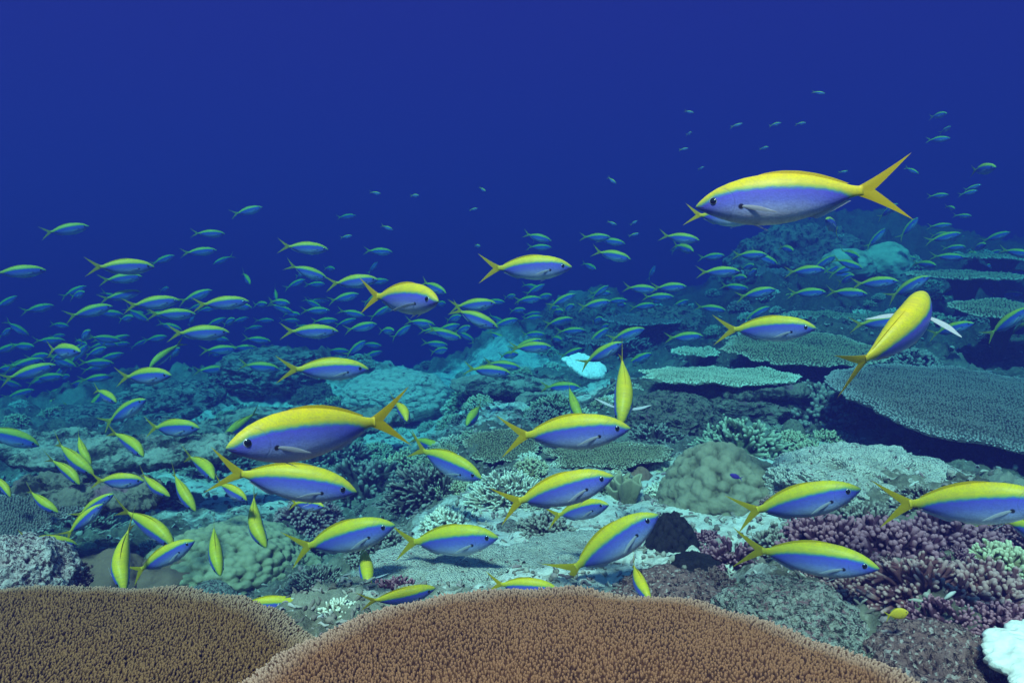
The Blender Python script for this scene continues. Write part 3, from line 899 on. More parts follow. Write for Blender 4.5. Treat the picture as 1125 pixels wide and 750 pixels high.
# --- branching colonies one can tell apart
B = [
 ('fine', 1, 'dark_bush', 305, 625, 95, 'dark fine branching coral in front of the tan knobbly mound'),
 ('fine', 2, 'dark_bush', 350, 650, 70, 'dark bushy coral in the hollow above the gap between the brown tables'),
 ('stub', 3, 'pale_bush', 372, 684, 54, 'pale stubby bush coral right at the notch between the brown tables'),
 ('bush', 4, 'dark_bush', 402, 548, 100, 'wide dark bush coral below the big yellow fish with its tail raised'),
 ('bush', 5, 'tan_bush', 447, 518, 54, 'tan spiky bush coral under the tail of the big orange yellow fish'),
 ('fine', 6, 'dark_bush', 478, 550, 100, 'dark spreading bush coral in the centre of the reef'),
 ('bush', 7, 'dark_bush', 372, 515, 70, 'shaded bush coral under the belly of the big orange yellow fish'),
 ('stub', 8, 'pink_bush', 338, 575, 64, 'pinkish stubby coral under the fish pair left of centre'),
 ('fine', 9, 'green_bush', 407, 456, 62, 'greenish fine bush coral above the tail of the big orange yellow fish'),
 ('bush', 10, 'green_bush', 482, 452, 40, 'small greenish bush coral in the hazy centre, right of the raised tail'),
 ('bush', 1, 'green_bush', 516, 447, 46, 'hazy bush coral below the pair of fish at centre'),
 ('fine', 2, 'green_bush', 563, 436, 50, 'hazy fine bush coral right of the two overlapping fish'),
 ('fine', 3, 'pale_bush', 558, 552, 86, 'bush coral with pale tips below the small greenish table'),
 ('stub', 4, 'pale_bush', 494, 584, 60, 'small pale tipped bush coral above the level fish in the centre'),
 ('stub', 5, 'dark_bush', 598, 590, 60, 'low dark stubby coral at the sand edge under two stacked fish'),
 ('stub', 6, 'dark_bush', 418, 612, 62, 'dark stubby coral behind the rising fish left of centre'),
 ('bush', 7, 'purple_bush', 432, 660, 60, 'purplish bush coral just above the left shoulder of the rounded table'),
 ('stub', 8, 'dark_bush', 898, 462, 92, 'dark knobbly bush coral left of the huge flat grey table'),
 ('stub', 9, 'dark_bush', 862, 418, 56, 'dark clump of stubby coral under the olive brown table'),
 ('fine', 10, 'tan_bush', 893, 510, 62, 'tan fine bush coral behind the ribbed dome'),
 ('bush', 3, 'green_bush', 815, 498, 90, 'dim green bush coral just above the ribbed dome'),
 ('fine', 4, 'pink_bush', 858, 562, 46, 'pinkish fine coral at the right foot of the ribbed dome'),
 ('bush', 5, 'dark_bush', 955, 588, 84, 'dark branching coral under the nose of the upper right fish'),
 ('stub', 1, 'purple_bush', 905, 612, 96, 'purple stubby coral between the two fish at the lower right'),
 ('stub', 2, 'purple_bush', 975, 625, 116, 'purple stubby coral just beyond the nose of the lower right fish'),
 ('stub', 3, 'purple_bush', 1040, 610, 96, 'purple stubby coral directly below the fish at the right edge'),
 ('bush', 4, 'pink_bush', 1010, 660, 110, 'pink tipped bush coral above the yellow fish hiding among rocks'),
 ('stub', 5, 'pink_bush', 1075, 665, 110, 'pink tipped stubby coral in the lower right corner thicket'),
 ('stub', 6, 'tan_bush', 1100, 636, 78, 'olive coral with rounded pale knobs at the right edge'),
 ('bush', 7, 'purple_bush', 1122, 604, 70, 'purple bush coral cut by the right edge below the fish'),
 ('stub', 8, 'dark_bush', 862, 610, 70, 'dark stubby coral behind the tails of the two lower right fish'),
 ('bush', 1, 'purple_bush', 800, 628, 80, 'purple bush coral right of the black sponge'),
 ('stub', 2, 'pink_bush', 940, 668, 84, 'pink crusted stubby coral below the lower right fish'),
 ('bush', 3, 'purple_bush', 1040, 694, 84, 'purple bush coral above the violet corner rock'),
 ('stub', 9, 'purple_bush', 1105, 700, 80, 'purple coral between the white sand corner and the knobbly thicket'),
 ('stub', 10, 'violet_rock', 780, 655, 64, 'greyish stubby coral below the low dark sponge'),
 ('bush', 6, 'dark_bush', 240, 520, 74, 'dark bush coral behind the tail of the long fish at the left'),
 ('stub', 7, 'dark_bush', 172, 560, 66, 'dark stubby coral behind the curved fish at the lower left'),
 ('bush', 8, 'dark_bush', 92, 590, 70, 'dark bush coral in the shade of the small grey table'),
 ('stub', 9, 'violet_rock', 66, 640, 56, 'violet grey stubby coral beside the pink crusted rock', 1.85),
 ('bush', 2, 'green_bush', 205, 512, 60, 'greenish bush coral growing along the long pale ledge'),
 ('stub', 3, 'green_bush', 640, 478, 60, 'green stubby coral behind the long fish right of centre'),
 ('bush', 4, 'dark_bush', 720, 492, 62, 'shaded bush coral above the olive table'),
 ('stub', 5, 'pale_bush', 735, 548, 46, 'pale stubby coral at the left foot of the ribbed dome'),
 ('fine', 6, 'green_bush', 610, 455, 56, 'hazy fine coral below the bleached white coral'),
 ('fine', 7, 'dark_bush', 690, 392, 62, 'hazy dark bush coral right of the bleached white coral'),
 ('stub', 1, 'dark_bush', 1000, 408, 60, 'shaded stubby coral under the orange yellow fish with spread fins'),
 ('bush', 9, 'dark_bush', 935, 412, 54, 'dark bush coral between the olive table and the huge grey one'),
 ('stub', 4, 'tan_bush', 1075, 560, 50, 'tan stubby coral under the tail of the fish at the right edge'),
 ('bush', 10, 'dark_bush', 1010, 560, 60, 'dark bush coral in front of the pale sloping slab'),
]
for kind, seed, mat, px, py, w, label, *dd in B:
    place(kind, seed, mat, 'branching_coral', 'coral', px, py, w * 1.22, label, d=dd[0] if dd else None)

# --- the hazy slope: many small colonies no one could single out
rs = rng(77)
zones = [((180, 395, 400, 470), 30, 'small hazy coral clump on the slope left of centre', 'hazy coral clumps left of centre'),
         ((460, 380, 620, 470), 18, 'small hazy coral clump on the slope in the centre', 'hazy coral clumps in the centre'),
         ((580, 335, 760, 385), 16, 'faint coral clump on the mound in the middle distance', 'faint coral clumps on the middle mound'),
         ((780, 300, 1000, 372), 20, 'faint coral clump on the reef under the school at right', 'faint coral clumps at right'),
         ((820, 256, 930, 292), 18, 'faint coral clump on top of the dark outcrop', 'faint coral clumps on the dark outcrop'),
         ((940, 262, 1125, 380), 26, 'faint coral clump near the right edge', 'faint coral clumps near the right edge'),
         ((330, 430, 720, 565), 84, 'small coral clump filling the reef floor in the centre', 'small coral clumps at centre'),
         ((700, 425, 930, 500), 26, 'small shaded coral clump around the dark hollow', 'small shaded coral clumps by the hollow'),
         ((880, 560, 1125, 700), 24, 'small purple coral clump in the lower right thicket', 'small purple coral clumps at lower right'),
         ((740, 600, 960, 690), 22, 'small crusted coral clump at the lower right above the rounded table', 'small crusted clumps at lower right'),
         ((20, 490, 330, 640), 30, 'small coral clump on the reef floor at lower left', 'small coral clumps at lower left'),
         ((10, 440, 240, 485), 12, 'dim coral clump along the left reef edge', 'dim coral clumps along the left edge')]
for (x0, y0, x1, y1), n, label, grp in zones:
    for i in range(n):
        px, py = rs.uniform(x0, x1), rs.uniform(y0, y1)
        p, d = ground_hit(px, py)
        if d > 13:
            continue
        kind = ['fine', 'bush', 'stub', 'fine', 'bush', 'stub', 'knob', 'smooth', 'rock'][rs.integers(0, 6 if 'centre' in label or 'right' in label or 'school' in label or 'hollow' in label else 9)]
        mat = {'knob': 'knob', 'smooth': 'pale_table', 'rock': 'rock'}.get(kind, ['dark_bush', 'green_bush', 'tan_bush', 'pale_bush'][rs.integers(0, 4)])
        if 'purple' in label or 'crusted' in label:
            mat = ['purple_bush', 'pink_bush', 'violet_rock', 'purple_bush'][rs.integers(0, 4)]
        seed = {'knob': 52, 'smooth': 56, 'rock': 45}.get(kind, int(rs.integers(1, 9)))
        nm = {'knob': 'massive_coral', 'smooth': 'massive_coral', 'rock': 'massive_coral'}.get(kind, 'branching_coral')
        place(kind, seed, mat, nm, 'coral', px, py, rs.uniform(0.10, 0.24) * (0.55 + 0.1 * min(d, 6)) * F_PX / d, label, group=grp)

# --- loose rubble: uncountable, one object
g = Geo()
N = 16000
ang = rs.uniform(-0.85, 0.85, N)
rad = 1.1 * np.exp(rs.uniform(0, 1, N) * math.log(7.0 / 1.1))
x, y = rad * np.sin(ang), rad * np.cos(ang)
z = height(x, y)
z = z + fine_detail(x, y, z)
sz = rs.uniform(0.003, 0.014, N) ** 1.0 * (0.5 + rad * 0.2)
stick = rs.uniform(0, 1, N) < 0.8
d0 = rs.normal(0, 1, (N, 3)); d0[:, 2] *= 0.35
d0 /= np.linalg.norm(d0, axis=1, keepdims=True)
ln = np.where(stick, sz * rs.uniform(1.5, 3.5, N), sz * 1.1)
rd = np.where(stick, sz * 0.35, sz * 0.8)
t5 = np.linspace(-0.5, 0.5, 4)
P = np.stack([x, y, z + rd * 0.6], 1)[:, None] + d0[:, None] * (ln[:, None, None] * t5[None, :, None]) + rs.normal(0, 0.12, (N, 4, 3)) * sz[:, None, None]
Rr = rd[:, None] * np.array([0.55, 1.0, 0.95, 0.5])[None] * rs.uniform(0.75, 1.25, (N, 4))
tubes(g, P, Rr, 6, shade=np.repeat(rs.uniform(0, 1, N), 25))
m, nt, b = new_mat('rubble')
a_ = nd(nt, 'ShaderNodeAttribute', attribute_name='shade').outputs['Fac']
tc = nd(nt, 'ShaderNodeTexCoord')
n1 = nd(nt, 'ShaderNodeTexNoise'); n1.inputs['Scale'].default_value = 60; n1.inputs['Detail'].default_value = 4
nt.links.new(tc.outputs['Object'], n1.inputs['Vector'])
cc = ramp(nt, a_, [(0.0, (0.10, 0.07, 0.06)), (0.3, (0.30, 0.22, 0.18)), (0.6, (0.52, 0.46, 0.38)), (0.85, (0.36, 0.2, 0.22)), (1.0, (0.75, 0.71, 0.64))])
cc = mix_c(nt, math_n(nt, 'MULTIPLY', n1.outputs['Fac'], 0.6), cc, (0.12, 0.09, 0.07))
nt.links.new(cc, b.inputs['Base Color'])
b.inputs['Roughness'].default_value = 0.9
rub = link('coral_rubble', g.mesh('coral_rubble', [m]))
tag(rub, 'loose bits of broken coral strewn over the sea floor', 'rubble', kind='stuff')
# ------------------------------------------------------------------ fish (length 1, nose towards +x, back towards +z)
FL = 0.28      # metres, nose to fork tips
def smooth_interp(x, xs, ys):
    y = np.interp(x, xs, ys)
    return y

_px = np.array([0, .008, .025, .06, .11, .17, .24, .32, .40, .48, .56, .63, .69, .735, .765, .785])
_pt = np.array([0, .012, .027, .052, .078, .099, .115, .123, .122, .112, .094, .071, .047, .030, .0235, .026])
_pb = np.array([0, .012, .024, .046, .072, .096, .116, .127, .128, .118, .098, .072, .046, .028, .0215, .024])
_pw = np.array([0, .009, .020, .037, .053, .066, .075, .079, .078, .071, .058, .043, .028, .017, .011, .008])

def band_line(u):
    """height of the border between the yellow back and the blue flank"""
    return np.interp(u, [0, .03, .10, .2, .35, .5, .6, .68, .74, .8], [-.008, .002, .038, .052, .053, .040, .024, .002, -.03, -.06])

def add_body(g, mat):
    K, S = 60, 28
    u = 0.785 * (np.linspace(0, 1, K) ** 1.25)
    u = np.concatenate([[0.0006], u[1:]])
    from_i = lambda a: np.convolve(np.pad(np.interp(np.linspace(0, .785, 400), _px, a), 6, 'edge'), np.hanning(13) / np.hanning(13).sum(), 'valid')
    xi = np.linspace(0, .785, 400)
    keep0 = np.clip(u / .03, 0, 1)
    T = np.interp(u, xi, from_i(_pt)) * keep0 + np.interp(u, _px, _pt) * (1 - keep0)
    Bm = np.interp(u, xi, from_i(_pb)) * keep0 + np.interp(u, _px, _pb) * (1 - keep0)
    Wd = np.interp(u, xi, from_i(_pw)) * keep0 + np.interp(u, _px, _pw) * (1 - keep0)
    a = np.arange(S) * 2 * math.pi / S
    c, s = np.cos(a), np.sin(a)
    y = Wd[:, None] * np.sign(c)[None] * np.abs(c)[None] ** 0.92
    z = np.where(s[None] > 0, T[:, None], Bm[:, None]) * np.sign(s)[None] * np.abs(s)[None] ** 1.0
    z = z - 0.004 * np.exp(-(u / .06) ** 2)[:, None]
    x = 0.5 - np.repeat(u[:, None], S, 1)
    V = np.stack([x, y, z], -1).reshape(-1, 3)
    su = np.repeat(u, S)
    sz = z.ravel()
    # gill cover edge: a shallow step behind the head
    q = grid_quads(K, S, True)
    t0 = np.stack([np.full(S, K * S), np.roll(np.arange(S), -1), np.arange(S)], 1)
    last = (K - 1) * S + np.arange(S)
    t1 = np.stack([np.full(S, K * S + 1), last, np.roll(last, -1)], 1)
    V = np.concatenate([V, [[0.5, 0, -0.004]], [[0.5 - .787, 0, 0]]])
    su = np.append(su, [0, .787])
    sz = np.append(sz, [-.004, 0])
    g.add(V, q, np.concatenate([t0, t1]), mat, su=su, sz=sz, band=sz - band_line(su))

def add_fin(g, P, thick, mat, edge=None):
    """P (nu, nv, 3) a fin sheet; given a real thickness that thins towards the margins"""
    nu, nv, _ = P.shape
    du = np.gradient(P, axis=0)
    dv = np.gradient(P, axis=1)
    n = np.cross(du, dv)
    n /= np.maximum(np.linalg.norm(n, axis=-1, keepdims=True), 1e-9)
    uu = np.linspace(0, 1, nu)[:, None]
    vv = np.linspace(0, 1, nv)[None]
    th_ = thick * (1 - 0.8 * uu) * (0.25 + 0.75 * np.sin(np.pi * np.clip(vv, 0.02, 0.98)))
    A = P + n * th_[..., None] * 0.5
    B_ = P - n * th_[..., None] * 0.5
    q = grid_quads(nu, nv)
    V = np.concatenate([A.reshape(-1, 3), B_.reshape(-1, 3)])
    N = nu * nv
    idx = np.arange(N).reshape(nu, nv)
    loop = np.concatenate([idx[0, :], idx[1:, -1], idx[-1, -2::-1], idx[-2:0:-1, 0]])
    nx = np.roll(loop, -1)
    side = np.stack([loop, nx, nx + N, loop + N], 1)
    fu = np.tile(np.repeat(np.linspace(0, 1, nu), nv), 2)
    fv = np.tile(np.tile(np.linspace(0, 1, nv), nu), 2)
    g.add(V, np.concatenate([q, q[:, ::-1] + N]), None, mat, fu=fu, fv=fv)
    # the margin keeps its own vertices so the sheet shades cleanly up to it
    ring = np.concatenate([V[loop], V[loop + N]])
    k = len(loop)
    i0 = np.arange(k)
    g.add(ring, np.stack([i0, np.roll(i0, -1), np.roll(i0, -1) + k, i0 + k], 1), None, mat,
          fu=np.tile(fu[loop], 2), fv=np.tile(fv[loop], 2))

def tail_sheet(fold):
    """deeply forked tail"""
    nu, nv = 16, 25
    t = np.linspace(-1, 1, nv)[None]
    u = np.linspace(0, 1, nu)[:, None]
    # leading edges sweep back to long tips; trailing margin notches in the middle
    a = np.abs(t)
    root_x = 0.5 - .762 + 0 * t
    root_z = 0.0235 * t
    end_x = 0.5 - (.835 + .165 * a ** 1.1)
    end_z = np.sign(t) * (0.158 * a ** 1.15) * fold
    curve = u * (1 - u)
    X = root_x + (end_x - root_x) * u + curve * 0.035 * a ** 3
    Z = root_z + (end_z - root_z) * u ** 1.08 - np.sign(t) * curve * 0.03 * a ** 2
    Y = 0 * X
    return np.stack([X, Y, Z], -1)

def dorsal_sheet(h):
    nu, nv = 7, 30
    v = np.linspace(0, 1, nv)[None]
    u = np.linspace(0, 1, nu)[:, None]
    x0 = .27 + .43 * v
    top = np.interp(x0, _px, _pt) - .006
    hh = h * (0.25 + np.sin(np.pi * np.clip(v * 1.02, 0, 1)) ** 0.7 * (1 - .45 * v))
    X = 0.5 - (x0 + u * .022)
    Z = top + hh * u
    return np.stack([X + 0 * Z, 0 * Z, Z], -1)

def anal_sheet():
    nu, nv = 6, 20
    v = np.linspace(0, 1, nv)[None]
    u = np.linspace(0, 1, nu)[:, None]
    x0 = .52 + .18 * v
    bot = -np.interp(x0, _px, _pb) + .005
    hh = .020 * (1 - .7 * v) * np.clip(v / .12, 0.2, 1)
    X = 0.5 - (x0 + u * .03)
    Z = bot - hh * u
    return np.stack([X + 0 * Z, 0 * Z, Z], -1)

def side_fin(side, root, length, width, dirv, across):
    nu, nv = 12, 9
    u = np.linspace(0, 1, nu)[:, None, None]
    v = np.linspace(-1, 1, nv)[None, :, None]
    d = np.array(dirv, float); d[1] *= side; d /= np.linalg.norm(d)
    c = np.array(across, float); c[1] *= side
    w = width * (0.28 + 1.3 * u * (1 - u) ** 0.7 * (1.15 - 0.6 * u) + 0.1 * (1 - u))
    P = np.array(root) * np.array([1, side, 1]) + d * u * length * (1 - 0.22 * (v * 0.5 + 0.5) ** 2 * u) + c * v * w
    P = P - c * u * u * width * 0.5
    return P

def add_eye(g, side, iris, pupil):
    u = .09
    yb = np.interp(u, _px, _pw)
    cz = .013
    y0 = yb * math.sqrt(max(0, 1 - (cz / np.interp(u, _px, _pt)) ** 2))
    for r_, y_off, flat, mt in ((.0205, -.0035, .36, iris), (.0165, .0004, .40, pupil)):
        if mt is None:
            continue
        D = sphere_grid(12, 20)
        V = D * r_
        V = np.stack([V[:, 0], V[:, 2] * flat * 1.0, V[:, 1]], 1)
        # lean with the cheek
        V = V + np.array([0.5 - u, y0 + y_off, cz])
        V[:, 1] -= (V[:, 0] - (0.5 - u)) * 0.30
        V[:, 1] -= (V[:, 2] - cz) * 0.25
        V[:, 1] *= side
        g.add(V, grid_quads(12, 20, True, flip=side < 0), None, mt)

def bend_v(V, b):
    """swimming bend: the tail swings to the side by b (and the head a little)"""
    x = 0.30 - V[:, 0]
    k = np.clip(x, 0, None)
    dy = b * (k / 0.8) ** 1.7
    sl = b * 1.7 * (np.clip(k, 1e-6, None) / 0.8) ** 0.7 / 0.8
    ang = np.arctan(sl)
    out = V.copy()
    out[:, 1] = V[:, 1] * np.cos(ang) + dy
    out[:, 0] = V[:, 0] + V[:, 1] * np.sin(ang) + 0.5 * np.abs(b) * sl * np.clip(k, 0, None) * 0.5
    h = np.clip(V[:, 0] - 0.2, 0, None)
    out[:, 1] += b * 0.35 * h
    return out

# --- fish skin
def fish_skin(name, stops, spot=True):
    m, nt, b = new_mat(name)
    band = nd(nt, 'ShaderNodeAttribute', attribute_name='band').outputs['Fac']
    su = nd(nt, 'ShaderNodeAttribute', attribute_name='su').outputs['Fac']
    sz = nd(nt, 'ShaderNodeAttribute', attribute_name='sz').outputs['Fac']
    xyz = nd(nt, 'ShaderNodeCombineXYZ')
    nt.links.new(su, xyz.inputs[0]); nt.links.new(sz, xyz.inputs[2])
    n1 = nd(nt, 'ShaderNodeTexNoise'); n1.inputs['Scale'].default_value = 26; n1.inputs['Detail'].default_value = 4
    nt.links.new(xyz.outputs[0], n1.inputs['Vector'])
    vor = nd(nt, 'ShaderNodeTexVoronoi'); vor.inputs['Scale'].default_value = 105
    mp = nd(nt, 'ShaderNodeMapping'); mp.inputs['Scale'].default_value = (1, 1, 1.2)
    nt.links.new(xyz.outputs[0], mp.inputs['Vector']); nt.links.new(mp.outputs[0], vor.inputs['Vector'])
    j = math_n(nt, 'MULTIPLY', math_n(nt, 'SUBTRACT', n1.outputs['Fac'], 0.5), 0.016)
    j2 = math_n(nt, 'MULTIPLY', math_n(nt, 'SUBTRACT', vor.outputs['Distance'], 0.4), 0.006)
    t = math_n(nt, 'ADD', band, math_n(nt, 'ADD', j, j2))
    f = math_n(nt, 'DIVIDE', math_n(nt, 'ADD', t, 0.20), 0.30)
    c = ramp(nt, f, [((p + 0.20) / 0.30, cc) for p, cc in stops])
    # scale rows: faint darker edges
    c = mix_c(nt, math_n(nt, 'MULTIPLY', ramp(nt, vor.outputs['Distance'], [(0.35, (0, 0, 0)), (0.75, (1, 1, 1))]), 0.16), c, (0.05, 0.07, 0.12))
    # gill cover edge and mouth line
    def mask(expr, lo, hi):
        r = nd(nt, 'ShaderNodeMapRange'); r.inputs['From Min'].default_value = lo; r.inputs['From Max'].default_value = hi
        r.inputs['To Min'].default_value = 1; r.inputs['To Max'].default_value = 0
        nt.links.new(expr, r.inputs['Value'])
        return r.outputs[0]
    dz = math_n(nt, 'ADD', sz, 0.01)
    rad = math_n(nt, 'SQRT', math_n(nt, 'ADD', math_n(nt, 'POWER', math_n(nt, 'SUBTRACT', su, 0.105), 2.0), math_n(nt, 'POWER', math_n(nt, 'ABSOLUTE', dz), 2.0)))
    gill = mask(math_n(nt, 'ABSOLUTE', math_n(nt, 'SUBTRACT', rad, 0.088)), 0.0015, 0.006)
    gill = math_n(nt, 'MULTIPLY', gill, math_n(nt, 'GREATER_THAN', su, 0.13))
    c = mix_c(nt, math_n(nt, 'MULTIPLY', gill, 0.22), c, (0.06, 0.07, 0.16))
    mouth = mask(math_n(nt, 'ABSOLUTE', math_n(nt, 'ADD', math_n(nt, 'ADD', sz, 0.006), math_n(nt, 'MULTIPLY', su, 0.25))), 0.0012, 0.0035)
    mouth = math_n(nt, 'MULTIPLY', mouth, math_n(nt, 'LESS_THAN', su, 0.042))
    c = mix_c(nt, math_n(nt, 'MULTIPLY', mouth, 0.8), c, (0.05, 0.04, 0.06))
    if spot:   # the dark spot at the root of the side fin
        r2 = math_n(nt, 'SQRT', math_n(nt, 'ADD', math_n(nt, 'POWER', math_n(nt, 'ABSOLUTE', math_n(nt, 'SUBTRACT', su, 0.222)), 2.0),
                                       math_n(nt, 'POWER', math_n(nt, 'ABSOLUTE', math_n(nt, 'ADD', sz, 0.030)), 2.0)))
        c = mix_c(nt, mask(r2, 0.010, 0.016), c, (0.01, 0.01, 0.02))
    n5 = nd(nt, 'ShaderNodeTexNoise'); n5.inputs['Scale'].default_value = 9; n5.inputs['Detail'].default_value = 6; n5.inputs['Roughness'].default_value = 0.7
    nt.links.new(xyz.outputs[0], n5.inputs['Vector'])
    c = mix_c(nt, ramp(nt, n5.outputs['Fac'], [(0.38, (0.16, 0.16, 0.16)), (0.60, (0, 0, 0))]), c, (0.10, 0.10, 0.12))
    nt.links.new(c, b.inputs['Base Color'])
    b.inputs['Roughness'].default_value = 0.45
    b.inputs['Specular IOR Level'].default_value = 0.18
    bp = nd(nt, 'ShaderNodeBump'); bp.inputs['Strength'].default_value = 0.12; bp.inputs['Distance'].default_value = 0.0012
    hg = math_n(nt, 'SUBTRACT', vor.outputs['Distance'], math_n(nt, 'MULTIPLY', gill, 1.2))
    nt.links.new(hg, bp.inputs['Height']); nt.links.new(bp.outputs[0], b.inputs['Normal'])
    return m

YEL = (0.64, 0.50, 0.001)
FISH = fish_skin('yellow_back_skin', [(-0.18, (0.76, 0.72, 0.72)), (-0.145, (0.58, 0.58, 0.68)), (-0.105, (0.32, 0.37, 0.66)), (-0.06, (0.14, 0.16, 0.58)),
                                     (-0.014, (0.085, 0.075, 0.52)), (-0.004, (0.05, 0.17, 0.33)), (0.006, (0.26, 0.38, 0.06)), (0.022, (0.60, 0.48, 0.01)), (0.05, YEL), (0.095, (0.78, 0.44, 0.003))])
def fin_skin(name, c0, c1, transl=0.35, tipc=None):
    m, nt, b = new_mat(name)
    fv = nd(nt, 'ShaderNodeAttribute', attribute_name='fv').outputs['Fac']
    fu = nd(nt, 'ShaderNodeAttribute', attribute_name='fu').outputs['Fac']
    w = math_n(nt, 'SINE', math_n(nt, 'MULTIPLY', fv, 150.0))
    ray_ = math_n(nt, 'MULTIPLY_ADD', w, 0.25, 0.35)
    c = mix_c(nt, ray_, c0, c1)
    nt.links.new(c, b.inputs['Base Color'])
    b.inputs['Roughness'].default_value = 0.5
    b.inputs['Specular IOR Level'].default_value = 0.3
    tr = nd(nt, 'ShaderNodeBsdfTranslucent')
    nt.links.new(c, tr.inputs['Color'])
    mx = nd(nt, 'ShaderNodeMixShader')
    mx.inputs[0].default_value = transl
    out = nt.nodes['Material Output']
    nt.links.new(b.outputs[0], mx.inputs[1]); nt.links.new(tr.outputs[0], mx.inputs[2])
    nt.links.new(mx.outputs[0], out.inputs['Surface'])
    bp = nd(nt, 'ShaderNodeBump'); bp.inputs['Strength'].default_value = 0.06; bp.inputs['Distance'].default_value = 0.001
    nt.links.new(w, bp.inputs['Height']); nt.links.new(bp.outputs[0], b.inputs['Normal'])
    return m
FIN_Y = fin_skin('yellow_fin', (0.58, 0.42, 0.002), (0.74, 0.54, 0.003), 0.42)
FIN_W = fin_skin('pale_fin', (0.55, 0.55, 0.60), (0.72, 0.70, 0.72), 0.45)
def plain(name, c, rough, spec=0.5):
    m, nt, b = new_mat(name)
    b.inputs['Base Color'].default_value = (*c, 1)
    b.inputs['Roughness'].default_value = rough
    b.inputs['Specular IOR Level'].default_value = spec
    return m
IRIS = plain('silver_iris', (0.30, 0.32, 0.38), 0.3)
PUPIL = plain('black_pupil', (0.004, 0.004, 0.006), 0.12, 0.8)

_fish = {}
def fish_meshes(bend, spread):
    """part meshes of one swimming pose, shared by every fish in that pose"""
    key = (round(bend, 2), spread)
    if key in _fish:
        return _fish[key]
    sp = {0: (-0.94, 0.22, -0.20), 1: (-0.72, 0.62, -0.22), 2: (-0.42, 0.95, -0.10)}[spread]
    ac = {0: (0, .25, 1), 1: (.5, .3, .8), 2: (.95, .4, .25)}[spread]
    pl_, pw_ = (.165, .017) if spread == 0 else (.20, .024)
    pw = np.interp(.23, _px, _pw)
    defs = {
        'body': [('body',)],
        'tail_fin': [('sheet', tail_sheet(1.0), .010, 'y')],
        'dorsal_fin': [('sheet', dorsal_sheet(.017 if spread != 2 else .006), .008, 'y')],
        'anal_fin': [('sheet', anal_sheet(), .006, 'w')],
        'pectoral_fin_a': [('sheet', side_fin(1, (.5 - .228, pw * .93, -.030), pl_, pw_, sp, ac), .005, 'w')],
        'pectoral_fin_b': [('sheet', side_fin(-1, (.5 - .228, pw * .93, -.030), pl_, pw_, sp, ac), .005, 'w')],
        'pelvic_fin_a': [('sheet', side_fin(1, (.5 - .27, .020, -.112), .085, .018, (-.85, .22, -.48), (.3, .9, .2)), .004, 'w')],
        'pelvic_fin_b': [('sheet', side_fin(-1, (.5 - .27, .020, -.112), .085, .018, (-.85, .22, -.48), (.3, .9, .2)), .004, 'w')],
        'eye_a': [('eye', 1, 0)], 'pupil_a': [('eye', 1, 1)],
        'eye_b': [('eye', -1, 0)], 'pupil_b': [('eye', -1, 1)],
    }
    def build(items, slots, names):
        g = Geo()
        for it in items:
            if it[0] == 'body':
                add_body(g, slots['b'])
            elif it[0] == 'sheet':
                add_fin(g, it[1], it[2], slots[it[3]])
            else:
                add_eye(g, it[1], slots['i'] if it[2] == 0 else None, slots['p'] if it[2] == 1 else None)
        g.v = [bend_v(v, bend) * FL for v in g.v]
        return g
    out = {}
    for nm, items in defs.items():
        mt = {'body': FISH, 'tail_fin': FIN_Y, 'dorsal_fin': FIN_Y}.get(nm, FIN_W)
        if nm.startswith('eye'):
            mt = IRIS
        if nm.startswith('pupil'):
            mt = PUPIL
        z = dict(b=0, y=0, w=0, i=0, p=0)
        base = nm[:-2] if nm[-2:] in ('_a', '_b') else nm
        out[nm] = build(items, z, nm).mesh('fish_' + base, [mt])
    allit = [it for nm in defs for it in defs[nm]]
    g = build(allit, dict(b=0, y=1, w=2, i=3, p=4), 'fish')
    _whole[key] = g
    out['whole'] = g.mesh('fish_whole', [FISH, FIN_Y, FIN_W, IRIS, PUPIL])
    _fish[key] = out
    return out

